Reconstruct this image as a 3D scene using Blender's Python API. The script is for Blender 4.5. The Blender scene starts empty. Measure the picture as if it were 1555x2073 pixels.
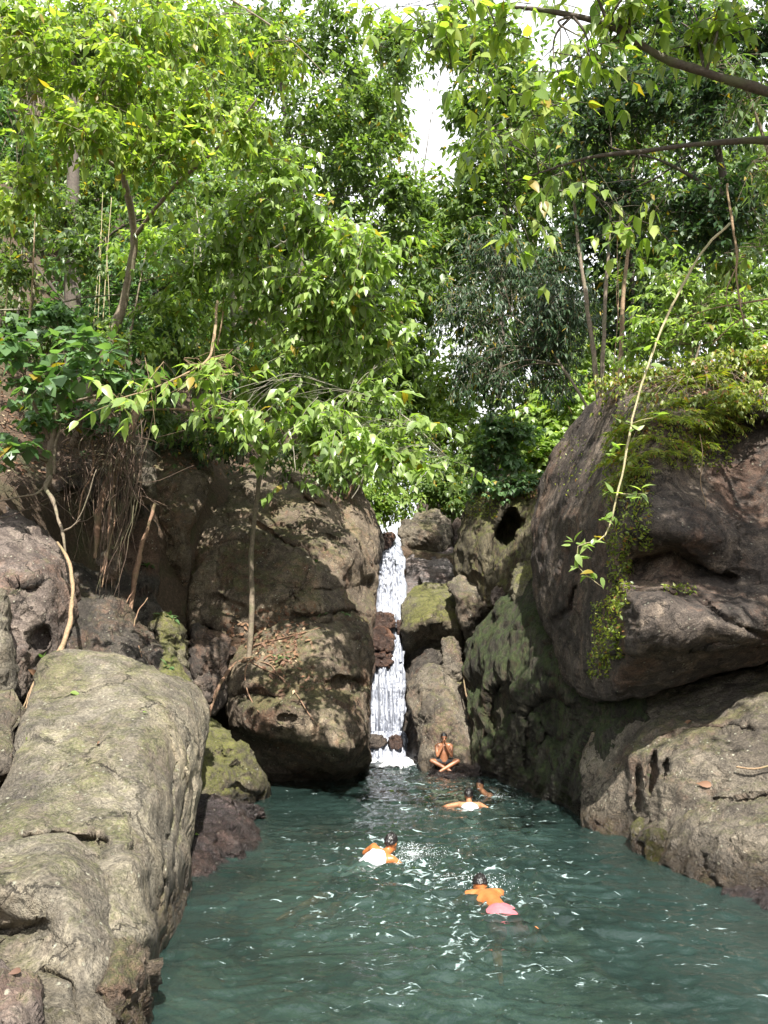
import bpy, math, random
import numpy as np
from mathutils import Vector, Matrix

random.seed(7)
RNG = np.random.default_rng(11)
SC = bpy.context.scene
COL = SC.collection

# ------------------------------------------------------------------ camera, sky, sun, exposure
EYE_H = 2.3
PITCH = math.radians(13.17)
LENS = 26.0
cam_d = bpy.data.cameras.new('camera')
cam_d.sensor_fit = 'VERTICAL'; cam_d.sensor_height = 36.0; cam_d.lens = LENS
cam_d.clip_start = 0.05; cam_d.clip_end = 2000.0
cam = bpy.data.objects.new('camera', cam_d); COL.objects.link(cam)
cam.location = (0, 0, EYE_H); cam.rotation_euler = (math.radians(90) + PITCH, 0, 0)
SC.camera = cam

SUN = Vector((0.09, -0.64, 0.76)).normalized()
world = bpy.data.worlds.new('World'); SC.world = world; world.use_nodes = True
nt = world.node_tree; nt.nodes.clear()
wo = nt.nodes.new('ShaderNodeOutputWorld'); bg = nt.nodes.new('ShaderNodeBackground')
sky = nt.nodes.new('ShaderNodeTexSky'); sky.sky_type = 'NISHITA'; sky.sun_disc = False
sky.sun_elevation = math.asin(SUN.z); sky.sun_rotation = math.atan2(SUN.x, SUN.y)
sky.air_density = 1.0; sky.dust_density = 3.0; sky.ozone_density = 1.0
# bright thin white cloud over the whole sky
tcw = nt.nodes.new('ShaderNodeTexCoord')
cn = nt.nodes.new('ShaderNodeTexNoise'); cn.inputs['Scale'].default_value = 1.6; cn.inputs['Detail'].default_value = 6
nt.links.new(tcw.outputs['Generated'], cn.inputs['Vector'])
cr = nt.nodes.new('ShaderNodeMapRange'); cr.inputs[1].default_value = 0.25; cr.inputs[2].default_value = 0.6
cr.inputs[3].default_value = 0.55; cr.inputs[4].default_value = 1.0
nt.links.new(cn.outputs['Fac'], cr.inputs[0])
mixw = nt.nodes.new('ShaderNodeMixRGB'); mixw.inputs['Color2'].default_value = (6.2, 6.3, 6.4, 1)
nt.links.new(cr.outputs[0], mixw.inputs['Fac']); nt.links.new(sky.outputs['Color'], mixw.inputs['Color1'])
nt.links.new(mixw.outputs[0], bg.inputs['Color'])
bg.inputs['Strength'].default_value = 0.12
nt.links.new(bg.outputs[0], wo.inputs['Surface'])

sun_d = bpy.data.lights.new('sun', 'SUN'); sun_d.energy = 5.0; sun_d.angle = math.radians(0.55)
sun_d.color = (1.0, 0.95, 0.86)
sun = bpy.data.objects.new('sun', sun_d); COL.objects.link(sun)
sun.location = (0, -5, 40); sun.rotation_euler = SUN.to_track_quat('Z', 'Y').to_euler()

vs = SC.view_settings
vs.view_transform = 'Standard'; vs.look = 'None'; vs.gamma = 1.0; vs.use_curve_mapping = False
vs.exposure = 1.5
SC.render.engine = 'CYCLES'
SC.cycles.use_denoising = True
SC.cycles.max_bounces = 5; SC.cycles.diffuse_bounces = 2; SC.cycles.glossy_bounces = 2
SC.cycles.transmission_bounces = 4; SC.cycles.transparent_max_bounces = 8
SC.cycles.caustics_reflective = False; SC.cycles.caustics_refractive = False

# ------------------------------------------------------------------ measuring: photo position + distance -> point in the place
FPX = LENS / 36.0 * 2073.0
CT, ST = math.cos(PITCH), math.sin(PITCH)
def P(px, py, Y):
    px = np.asarray(px, float); py = np.asarray(py, float); Y = np.asarray(Y, float)
    u = (px - 777.5) / FPX; v = (1036.5 - py) / FPX
    dy = CT - v * ST; dz = ST + v * CT
    k = Y / dy
    return np.stack([u * k, Y + 0 * k, EYE_H + dz * k], -1)
def PV(px, py, Y): return Vector(P(px, py, Y))
def YW(py, z=0.0):
    v = (1036.5 - py) / FPX
    return (EYE_H - z) * (CT - v * ST) / -(ST + v * CT)
def PW(px, py, z=0.0): return P(px, py, YW(py, z))
def PROJ(p):
    p = np.asarray(p, float); d = p - np.array([0, 0, EYE_H])
    f = d[..., 1] * CT + d[..., 2] * ST; up = -d[..., 1] * ST + d[..., 2] * CT
    return 777.5 + FPX * d[..., 0] / f, 1036.5 - FPX * up / f, f

# ------------------------------------------------------------------ noise
_pt = np.random.default_rng(5).random(4096)
def _h(ix, iy, iz):
    return _pt[(ix * 73856093 ^ iy * 19349663 ^ iz * 83492791) & 4095]
def vnoise(p):
    p = np.asarray(p, float); i = np.floor(p).astype(np.int64); f = p - i; f = f * f * f * (f * (f * 6 - 15) + 10)
    x, y, z = i[..., 0], i[..., 1], i[..., 2]; fx, fy, fz = f[..., 0], f[..., 1], f[..., 2]
    a = _h(x, y, z) * (1 - fx) + _h(x + 1, y, z) * fx; b = _h(x, y + 1, z) * (1 - fx) + _h(x + 1, y + 1, z) * fx
    c = _h(x, y, z + 1) * (1 - fx) + _h(x + 1, y, z + 1) * fx; d = _h(x, y + 1, z + 1) * (1 - fx) + _h(x + 1, y + 1, z + 1) * fx
    return ((a * (1 - fy) + b * fy) * (1 - fz) + (c * (1 - fy) + d * fy) * fz) * 2 - 1
def fbm(p, oct=4, gain=0.5):
    r = 0; a = 1.0; p = np.asarray(p, float)
    for o in range(oct):
        r = r + a * vnoise(p + 17.3 * o); p = p * 2.03; a *= gain
    return r
def ridged(p, oct=3):
    r = 0; a = 1.0
    for o in range(oct):
        r = r + a * (1 - 2 * np.abs(vnoise(p + 31.7 * o))); p = p * 2.1; a *= 0.5
    return r

# ------------------------------------------------------------------ mesh + object helpers
def mesh_np(name, V, F, smooth=True):
    """V (n,3), F list of arrays (m,3) or (m,4)"""
    if isinstance(F, np.ndarray): F = [F]
    F = [np.asarray(f, np.int32) for f in F if len(f)]
    me = bpy.data.meshes.new(name)
    V = np.asarray(V, np.float32)
    me.vertices.add(len(V)); me.vertices.foreach_set('co', V.ravel())
    li = np.concatenate([f.ravel() for f in F]); tot = np.concatenate([np.full(len(f), f.shape[1], np.int32) for f in F])
    st = np.concatenate([[0], np.cumsum(tot)[:-1]]).astype(np.int32)
    me.loops.add(len(li)); me.loops.foreach_set('vertex_index', li)
    me.polygons.add(len(tot)); me.polygons.foreach_set('loop_start', st); me.polygons.foreach_set('loop_total', tot)
    if smooth: me.polygons.foreach_set('use_smooth', np.ones(len(tot), bool))
    me.update(calc_edges=True); me.validate()
    return me
def obj_np(name, V, F, mat, parent=None, smooth=True, origin=None):
    V = np.asarray(V, float)
    if origin is None:
        if parent is not None: origin = np.array(parent.location)
        else: origin = np.array([(V[:, 0].min() + V[:, 0].max()) / 2, (V[:, 1].min() + V[:, 1].max()) / 2, V[:, 2].min()])
    me = mesh_np(name, V - origin, F, smooth)
    o = bpy.data.objects.new(name, me); COL.objects.link(o)
    if mat: me.materials.append(mat)
    if parent is not None:
        o.parent = parent
        o.location = origin - np.array(parent.location)
    else: o.location = origin
    return o
def tag(o, label=None, cat=None, group=None, kind=None):
    if label: o['label'] = label
    if cat: o['category'] = cat
    if group: o['group'] = group
    if kind: o['kind'] = kind
    return o
def thing(name, label, cat, loc, group=None):
    o = bpy.data.objects.new(name, None); COL.objects.link(o); o.location = Vector(loc); o.empty_display_size = 0.2
    return tag(o, label, cat, group)
def catmull(pts, n, closed=False):
    pts = np.asarray(pts, float)
    if closed: q = np.concatenate([pts[-1:], pts, pts[:2]])
    else: q = np.concatenate([2 * pts[:1] - pts[1:2], pts, 2 * pts[-1:] - pts[-2:-1]])
    m = len(q) - 3; dense = []
    t = np.linspace(0, 1, 24, endpoint=False)[:, None]
    for k in range(m):
        a, b, c, d = q[k], q[k + 1], q[k + 2], q[k + 3]
        dense.append(.5 * (2 * b + (c - a) * t + (2 * a - 5 * b + 4 * c - d) * t ** 2 + (3 * b - a - 3 * c + d) * t ** 3))
    dense = np.concatenate(dense + [q[-2:-1]])
    L = np.concatenate([[0], np.cumsum(np.linalg.norm(np.diff(dense[:, :min(3, dense.shape[1])], axis=0), axis=1))])
    s = np.linspace(0, L[-1], n, endpoint=not closed)
    return np.stack([np.interp(s, L, dense[:, k]) for k in range(dense.shape[1])], -1)
def tube_geo(pts, rad, sides=7, wob=0.0):
    """pts (n,3), rad (n,) -> V,F closed with end caps"""
    pts = np.asarray(pts, float); n = len(pts); rad = np.broadcast_to(np.asarray(rad, float), (n,))
    t = np.gradient(pts, axis=0); t /= np.linalg.norm(t, axis=1)[:, None] + 1e-9
    ref = np.array([0.31, 0.89, 0.33]); a = np.cross(t, ref); a /= np.linalg.norm(a, axis=1)[:, None] + 1e-9
    b = np.cross(t, a)
    ang = np.linspace(0, 2 * math.pi, sides, endpoint=False)
    ring = np.cos(ang)[None, :, None] * a[:, None] + np.sin(ang)[None, :, None] * b[:, None]
    r = rad[:, None] * np.ones((1, sides))
    V = pts[:, None] + ring * r[..., None]
    if wob: V = V + ring * (rad[:, None] * wob * fbm(V * 6 / 1.0, 3))[..., None]
    V = V.reshape(-1, 3)
    i = np.arange(n - 1)[:, None] * sides; k = np.arange(sides)[None]; k2 = (k + 1) % sides
    F = np.stack([i + k, i + k2, i + sides + k2, i + sides + k], -1).reshape(-1, 4)
    c0, c1 = len(V), len(V) + 1
    V = np.concatenate([V, pts[:1], pts[-1:]])
    k = np.arange(sides); k2 = (k + 1) % sides
    T = np.concatenate([np.stack([np.full(sides, c0), k2, k], -1), np.stack([np.full(sides, c1), (n - 1) * sides + k, (n - 1) * sides + k2], -1)])
    return V, F, T
class Geo:
    def __init__(s): s.V = []; s.F = {3: [], 4: []}; s.n = 0
    def add(s, V, *Fs):
        for f in Fs:
            f = np.asarray(f)
            if len(f): s.F[f.shape[1]].append(f + s.n)
        s.V.append(np.asarray(V, float)); s.n += len(V)
    def tube(s, pts, rad, sides=6, wob=0.0): s.add(*tube_geo(pts, rad, sides, wob))
    def faces(s): return [np.concatenate(s.F[k]) for k in (3, 4) if s.F[k]]
    def build(s, name, mat, parent=None, smooth=True, origin=None):
        return obj_np(name, np.concatenate(s.V), s.faces(), mat, parent, smooth, origin)
def pathpx(pts, n=24):
    """[(px,py,Y[,r])] -> smooth 3D path (and radii)"""
    a = np.asarray(pts, float); w = P(a[:, 0], a[:, 1], a[:, 2])
    if a.shape[1] > 3: w = np.concatenate([w, a[:, 3:4]], 1)
    return catmull(w, n)

# ------------------------------------------------------------------ materials
def nodes_of(m):
    m.use_nodes = True; t = m.node_tree; t.nodes.clear()
    return t, t.nodes, t.links
def N(t, typ, **kw):
    n = t.nodes.new(typ)
    for k, v in kw.items():
        if k in n.inputs: n.inputs[k].default_value = v
        else: setattr(n, k, v)
    return n
def ramp(t, stops, fac=None):
    r = t.nodes.new('ShaderNodeValToRGB'); e = r.color_ramp.elements
    while len(e) < len(stops): e.new(0.5)
    for el, (p, c) in zip(e, stops):
        el.position = p; el.color = (*c, 1) if len(c) == 3 else c
    if fac is not None: t.links.new(fac, r.inputs['Fac'])
    return r
def mix(t, a, b, fac, blend='MIX'):
    m = t.nodes.new('ShaderNodeMixRGB'); m.blend_type = blend
    for k, x in (('Color1', a), ('Color2', b), ('Fac', fac)):
        if hasattr(x, 'links') or hasattr(x, 'is_linked'): t.links.new(x, m.inputs[k])
        elif k == 'Fac': m.inputs[k].default_value = x
        else: m.inputs[k].default_value = (*x, 1)
    return m.outputs[0]
def maprange(t, v, a, b, c=0.0, d=1.0, smooth=False):
    m = t.nodes.new('ShaderNodeMapRange'); m.clamp = True
    if smooth: m.interpolation_type = 'SMOOTHSTEP'
    for i, x in ((1, a), (2, b), (3, c), (4, d)): m.inputs[i].default_value = x
    t.links.new(v, m.inputs[0]); return m.outputs[0]
def math_n(t, op, a, b=None):
    m = t.nodes.new('ShaderNodeMath'); m.operation = op
    for i, x in ((0, a), (1, b)):
        if x is None: continue
        if isinstance(x, (int, float)): m.inputs[i].default_value = x
        else: t.links.new(x, m.inputs[i])
    return m.outputs[0]

def rock_mat(name, ca, cb, cc, moss=0.3, mosscol=(0.10, 0.13, 0.025), lichen=0.35, stretch=(1, 1, 1), rough=0.85, wet=0.85, bump=1.0, rust=0.25, stain=0.6):
    m = bpy.data.materials.new(name); t, nd, L = nodes_of(m)
    out = N(t, 'ShaderNodeOutputMaterial'); bs = N(t, 'ShaderNodeBsdfPrincipled'); L.new(bs.outputs[0], out.inputs[0])
    tc = N(t, 'ShaderNodeTexCoord'); mp = N(t, 'ShaderNodeMapping'); mp.inputs['Scale'].default_value = stretch
    L.new(tc.outputs['Object'], mp.inputs[0]); vec = mp.outputs[0]
    def noise(sc, det=5, rg=0.6, v=vec, dist=0.0):
        n = N(t, 'ShaderNodeTexNoise', Scale=sc, Detail=det, Roughness=rg, Distortion=dist); L.new(v, n.inputs['Vector']); return n
    A = noise(0.55, 6, 0.66, dist=0.7)          # broad tone / rust / moss
    B = noise(4.5, 7, 0.72, dist=0.5)           # blotches and relief
    C = noise(32, 3, 0.7)                       # grain
    def ch(n, i):
        s = N(t, 'ShaderNodeSeparateColor'); L.new(n.outputs['Color'], s.inputs[0]); return s.outputs[i]
    A1, A2, A3 = ch(A, 0), ch(A, 1), ch(A, 2); B1, B2, B3 = ch(B, 0), ch(B, 1), ch(B, 2); C1, C2 = ch(C, 0), ch(C, 1)
    tone = math_n(t, 'ADD', math_n(t, 'MULTIPLY', A1, 0.6), math_n(t, 'MULTIPLY', B1, 0.4))
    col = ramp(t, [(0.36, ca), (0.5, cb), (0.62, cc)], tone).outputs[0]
    col = mix(t, col, (0.21, 0.10, 0.055), math_n(t, 'MULTIPLY', maprange(t, math_n(t, 'ADD', A2, math_n(t, 'MULTIPLY', math_n(t, 'SUBTRACT', B2, 0.5), 0.5)), 0.50, 0.64), rust))
    # dark weather stains
    st = maprange(t, math_n(t, 'ADD', A3, math_n(t, 'MULTIPLY', math_n(t, 'SUBTRACT', B3, 0.5), 0.7)), 0.44, 0.58)
    col = mix(t, col, (0.34, 0.31, 0.31), math_n(t, 'MULTIPLY', st, stain), 'MULTIPLY')
    gr = maprange(t, math_n(t, 'ADD', math_n(t, 'MULTIPLY', C1, 0.6), math_n(t, 'MULTIPLY', B2, 0.4)), 0.34, 0.66, 0.30, 1.75)
    g3 = N(t, 'ShaderNodeCombineColor'); [L.new(gr, g3.inputs[i]) for i in range(3)]
    col = mix(t, col, g3.outputs[0], 1.0, 'MULTIPLY')
    # fine dark joints and cracks
    cv = N(t, 'ShaderNodeTexVoronoi', Scale=0.85); cv.feature = 'DISTANCE_TO_EDGE'
    wv = N(t, 'ShaderNodeMixRGB'); wv.blend_type = 'ADD'; wv.inputs['Fac'].default_value = 0.55; L.new(vec, wv.inputs['Color1']); L.new(B.outputs['Color'], wv.inputs['Color2'])
    L.new(wv.outputs[0], cv.inputs['Vector'])
    ck = math_n(t, 'MULTIPLY', maprange(t, cv.outputs['Distance'], 0.016, 0.003), maprange(t, A1, 0.42, 0.54))
    col = mix(t, col, (0.18, 0.16, 0.15), math_n(t, 'MULTIPLY', ck, 0.9), 'MULTIPLY')
    # pale lichen flecks
    vo = N(t, 'ShaderNodeTexVoronoi', Scale=13.0); L.new(tc.outputs['Object'], vo.inputs['Vector'])
    fl = math_n(t, 'MULTIPLY', maprange(t, math_n(t, 'ADD', vo.outputs['Distance'], math_n(t, 'MULTIPLY', C2, 0.3)), 0.42, 0.30), maprange(t, B3, 0.48, 0.58))
    fl = math_n(t, 'MULTIPLY', fl, maprange(t, vo.outputs['Color'], 0.4, 0.55))
    col = mix(t, col, (0.40, 0.40, 0.31), math_n(t, 'MULTIPLY', fl, lichen))
    # moss where faces look up, in broken patches
    ge = N(t, 'ShaderNodeNewGeometry'); sx = N(t, 'ShaderNodeSeparateXYZ'); L.new(ge.outputs['Normal'], sx.inputs[0])
    up = maprange(t, sx.outputs['Z'], -0.3, 0.9, -0.09, 0.11)
    mn = math_n(t, 'ADD', math_n(t, 'ADD', math_n(t, 'MULTIPLY', math_n(t, 'ADD', A2, B1), 0.5), up), (moss - 0.5) * 0.42)
    mf = maprange(t, mn, 0.52, 0.62)
    mf = math_n(t, 'MULTIPLY', mf, maprange(t, C2, 0.36, 0.56, 0.2, 1.0))
    mc = mix(t, tuple(c * .7 for c in mosscol), tuple(min(1, c * 1.8) for c in mosscol), maprange(t, math_n(t, 'ADD', B2, math_n(t, 'MULTIPLY', C1, 0.3)), 0.5, 0.78))
    col = mix(t, col, mc, math_n(t, 'MULTIPLY', mf, min(1.0, moss * 1.7)))
    # wet near the water
    px = N(t, 'ShaderNodeSeparateXYZ'); L.new(ge.outputs['Position'], px.inputs[0])
    wz = math_n(t, 'ADD', px.outputs['Z'], math_n(t, 'MULTIPLY', B1, -0.5))
    wf = math_n(t, 'MULTIPLY', maprange(t, wz, 0.26, -0.08), wet)
    col = mix(t, col, (0.25, 0.22, 0.20), wf, 'MULTIPLY')
    L.new(col, bs.inputs['Base Color'])
    rg = maprange(t, wf, 0, 1, rough, 0.22)
    L.new(rg, bs.inputs['Roughness']); bs.inputs['Specular IOR Level'].default_value = 0.35
    h = math_n(t, 'ADD', B1, math_n(t, 'MULTIPLY', C1, 0.30))
    h = math_n(t, 'ADD', h, math_n(t, 'MULTIPLY', A3, 1.2))
    h = math_n(t, 'SUBTRACT', h, math_n(t, 'MULTIPLY', ck, 0.25))
    h = math_n(t, 'ADD', h, math_n(t, 'MULTIPLY', mf, 0.15))
    bp = N(t, 'ShaderNodeBump', Strength=1.0, Distance=0.11 * bump); L.new(h, bp.inputs['Height']); L.new(bp.outputs[0], bs.inputs['Normal'])
    return m

M = {}
M['rock_pale'] = rock_mat('rock_pale', (0.09, 0.081, 0.068), (0.18, 0.16, 0.122), (0.28, 0.245, 0.172), moss=0.34, mosscol=(0.075, 0.09, 0.024), lichen=0.8, rust=0.12, stain=0.5)
M['rock_grey'] = rock_mat('rock_grey', (0.065, 0.056, 0.047), (0.145, 0.124, 0.096), (0.245, 0.212, 0.158), moss=0.38, mosscol=(0.075, 0.085, 0.028), lichen=0.8, stain=0.5)
M['rock_brown'] = rock_mat('rock_brown', (0.072, 0.056, 0.043), (0.162, 0.127, 0.092), (0.26, 0.21, 0.145), moss=0.47, mosscol=(0.062, 0.068, 0.024), lichen=0.9, rust=0.4)
M['rock_purple'] = rock_mat('rock_purple', (0.07, 0.056, 0.050), (0.14, 0.112, 0.097), (0.23, 0.192, 0.155), moss=0.26, lichen=0.7, rust=0.3)
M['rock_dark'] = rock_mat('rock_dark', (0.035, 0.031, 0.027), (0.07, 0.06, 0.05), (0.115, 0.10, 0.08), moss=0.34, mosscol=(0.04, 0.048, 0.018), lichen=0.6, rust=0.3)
M['rock_rust'] = rock_mat('rock_rust', (0.024, 0.02, 0.018), (0.075, 0.06, 0.05), (0.19, 0.15, 0.115), moss=0.20, mosscol=(0.045, 0.05, 0.02), lichen=0.45, rust=0.28, stain=0.7)
M['rock_algae'] = rock_mat('rock_algae', (0.022, 0.02, 0.016), (0.055, 0.05, 0.036), (0.10, 0.09, 0.06), moss=0.60, mosscol=(0.032, 0.052, 0.013), lichen=0.25, stretch=(1.9, 1.9, 0.36), bump=1.5, rust=0.2)
M['rock_moss'] = rock_mat('rock_moss', (0.075, 0.068, 0.048), (0.14, 0.125, 0.085), (0.22, 0.195, 0.125), moss=0.55, mosscol=(0.085, 0.09, 0.02), lichen=0.8, rust=0.15, stain=0.5)
M['rock_mosswall'] = rock_mat('rock_mosswall', (0.05, 0.042, 0.03), (0.10, 0.086, 0.056), (0.17, 0.145, 0.09), moss=0.55, mosscol=(0.075, 0.085, 0.018), lichen=0.3, stretch=(2.0, 2.0, 0.4), bump=1.3)
M['rock_wet'] = rock_mat('rock_wet', (0.018, 0.015, 0.016), (0.04, 0.033, 0.033), (0.075, 0.06, 0.056), moss=0.05, lichen=0.2, rough=0.17, wet=0.4, rust=0.12)
M['rock_red'] = rock_mat('rock_red', (0.025, 0.015, 0.012), (0.06, 0.036, 0.028), (0.11, 0.07, 0.053), moss=0.02, lichen=0.1, rough=0.35, rust=0.6)
M['rock_slab'] = rock_mat('rock_slab', (0.13, 0.12, 0.12), (0.21, 0.19, 0.185), (0.29, 0.26, 0.24), moss=0.08, lichen=0.2, stretch=(0.6, 0.6, 2.2), rust=0.35)

# ------------------------------------------------------------------ ground sheet
def smooth(a, b, x):
    t = np.clip((x - a) / (b - a), 0, 1); return t * t * (3 - 2 * t)
_ly = [-20, 4, 6, 8, 10, 13, 16, 18, 20, 23, 26, 40]
_lx = [-2.6, -2.9, -3.2, -3.6, -4.2, -5.2, -5.4, -4.8, -4.0, -2.4, -1.6, -1.0]
_ry = [-20, 5, 8.5, 11, 15, 20, 23, 26, 29, 40]
_rx = [7.0, 7.0, 6.2, 6.3, 6.6, 5.2, 4.3, 3.6, 2.6, 1.4]
def ground_z(x, y):
    x = np.asarray(x, float); y = np.asarray(y, float)
    xl = np.interp(y, _ly, _lx); xr = np.interp(y, _ry, _rx)
    dl = xl - x; dr = x - xr; db = y - 28.6
    hl = np.interp(y, [-20, 6, 10, 14, 18, 22, 30, 60, 120], [1.0, 1.6, 3.2, 6.0, 8.0, 8.6, 9.0, 12, 24])
    hr = np.interp(y, [-20, 6, 9, 12, 20, 30, 60, 120], [2.0, 2.6, 5.0, 7.9, 8.2, 8.8, 12, 24])
    zl = -1.9 + (hl + 1.9) * smooth(0, 2.4, dl) + 1.15 * np.clip(dl - 2.4, 0, 22) * smooth(9, 17, y) + 0.5 * np.clip(y - 25, 0, 30) * smooth(0, 4, dl)
    zr = -1.9 + (hr + 1.9) * smooth(0, 2.2, dr) + 0.45 * np.clip(dr - 3.0, 0, 22) * smooth(9, 17, y) + 0.22 * np.clip(y - 28, 0, 40) * smooth(0, 6, dr)
    zb = -1.9 + (np.interp(y, [28, 60, 120], [7.6, 11, 24]) + 1.9) * smooth(0, 1.5, db)
    z = np.maximum(np.maximum(zl, zr), zb)
    z = z + 0.22 * fbm(np.stack([x * .5, y * .5, 0 * x], -1), 4) * smooth(-1.5, 1.0, z)
    # shallow shelf of silt by the left bank
    z = np.maximum(z, -1.9 + 1.5 * smooth(-0.4, -2.4, x - 0.09 * (y - 6)) * smooth(13, 8, y) + 0.1 * fbm(np.stack([x, y, 0 * x + 4], -1), 3))
    return z
def lin(*segs):
    return np.unique(np.concatenate([np.linspace(a, b, n) for a, b, n in segs]))
gx = lin((-400, -60, 12), (-60, -20, 40), (-20, 18, 120), (18, 60, 40), (60, 400, 12))
gy = lin((-60, -8, 14), (-8, 45, 160), (45, 120, 50), (120, 600, 14))
GX, GY = np.meshgrid(gx, gy)
GZ = ground_z(GX, GY)
nx, ny = len(gx), len(gy)
ii = (np.arange(ny - 1)[:, None] * nx + np.arange(nx - 1)[None]).ravel()
m = bpy.data.materials.new('forest_soil'); t, nd, L = nodes_of(m)
out = N(t, 'ShaderNodeOutputMaterial'); bs = N(t, 'ShaderNodeBsdfPrincipled', Roughness=0.95); L.new(bs.outputs[0], out.inputs[0])
tc = N(t, 'ShaderNodeTexCoord')
n1 = N(t, 'ShaderNodeTexNoise', Scale=1.1, Detail=8.0); n2 = N(t, 'ShaderNodeTexNoise', Scale=14.0, Detail=8.0, Roughness=0.7)
for n in (n1, n2): L.new(tc.outputs['Object'], n.inputs['Vector'])
c = ramp(t, [(0.3, (0.035, 0.025, 0.016)), (0.5, (0.075, 0.05, 0.032)), (0.7, (0.14, 0.09, 0.055))], n2.outputs['Fac']).outputs[0]
c = mix(t, c, (0.05, 0.06, 0.02), maprange(t, n1.outputs['Fac'], 0.5, 0.7, 0, 0.7))
ge = N(t, 'ShaderNodeNewGeometry'); sx = N(t, 'ShaderNodeSeparateXYZ'); L.new(ge.outputs['Position'], sx.inputs[0])
c = mix(t, c, (0.26, 0.25, 0.19), maprange(t, sx.outputs['Z'], 0.3, -0.1))      # pale silt of the pool bed
L.new(c, bs.inputs['Base Color'])
bp = N(t, 'ShaderNodeBump', Strength=0.8, Distance=0.1); L.new(n2.outputs['Fac'], bp.inputs['Height']); L.new(bp.outputs[0], bs.inputs['Normal'])
M['soil'] = m
g = obj_np('ground', np.stack([GX, GY, GZ], -1).reshape(-1, 3), np.stack([ii, ii + 1, ii + nx + 1, ii + nx], -1), M['soil'], origin=np.zeros(3))
tag(g, kind='structure')
# ------------------------------------------------------------------ boulders
def rbf(ctrl):
    c = np.asarray(ctrl, float); xy = c[:, :2] / 100.0; d = c[:, 2]; n = len(c)
    A = np.sqrt(((xy[:, None] - xy[None]) ** 2).sum(-1) + 0.06)
    Pm = np.concatenate([np.ones((n, 1)), xy], 1) if n >= 4 else np.ones((n, 1))
    k = Pm.shape[1]
    Mx = np.zeros((n + k, n + k)); Mx[:n, :n] = A + 1e-4 * np.eye(n); Mx[:n, n:] = Pm; Mx[n:, :n] = Pm.T
    w = np.linalg.lstsq(Mx, np.concatenate([d, np.zeros(k)]), rcond=None)[0]
    def f(px, py):
        q = np.stack([px, py], -1) / 100.0
        B = np.sqrt(((q[..., None, :] - xy) ** 2).sum(-1) + 0.06)
        r = B @ w[:n] + w[n]
        if k == 3: r = r + q @ w[n + 1:]
        return r
    return f
def seg_dist(px, py, line):
    q = np.stack([px, py], -1); best = np.full(px.shape, 1e9)
    line = np.asarray(line, float)
    for a, b in zip(line[:-1], line[1:]):
        ab = b - a; tt = np.clip(((q - a) @ ab) / (ab @ ab + 1e-9), 0, 1)
        best = np.minimum(best, np.linalg.norm(q - (a + tt[..., None] * ab), axis=-1))
    return best
def facets(p, sc):
    """chipped planes: each cell carries its own tilted plane, creases where cells meet"""
    p = p * sc; p = p + 0.35 * np.stack([vnoise(p * 1.3 + 3), vnoise(p * 1.3 + 13), vnoise(p * 1.3 + 23)], -1)
    i = np.floor(p).astype(np.int64); bd = np.full(len(p), 9e9); val = np.zeros(len(p))
    for dx in (-1, 0, 1):
        for dy in (-1, 0, 1):
            for dz in (-1, 0, 1):
                c = i + np.array([dx, dy, dz]); x, y, z = c[:, 0], c[:, 1], c[:, 2]
                h = np.stack([_h(x + 5, y, z), _h(x, y + 9, z), _h(x, y, z + 13)], -1)
                r = p - (c + h); d = (r * r).sum(-1); s = d < bd
                g = np.stack([_h(x + 31, y, z), _h(x, y + 37, z), _h(x, y, z + 41)], -1) * 2 - 1
                v = (r * g).sum(-1) * 1.6 + (_h(x + 3, y + 7, z + 11) - .5) * .5
                bd = np.where(s, d, bd); val = np.where(s, v, val)
    return val
ROCKS = {}
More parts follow.
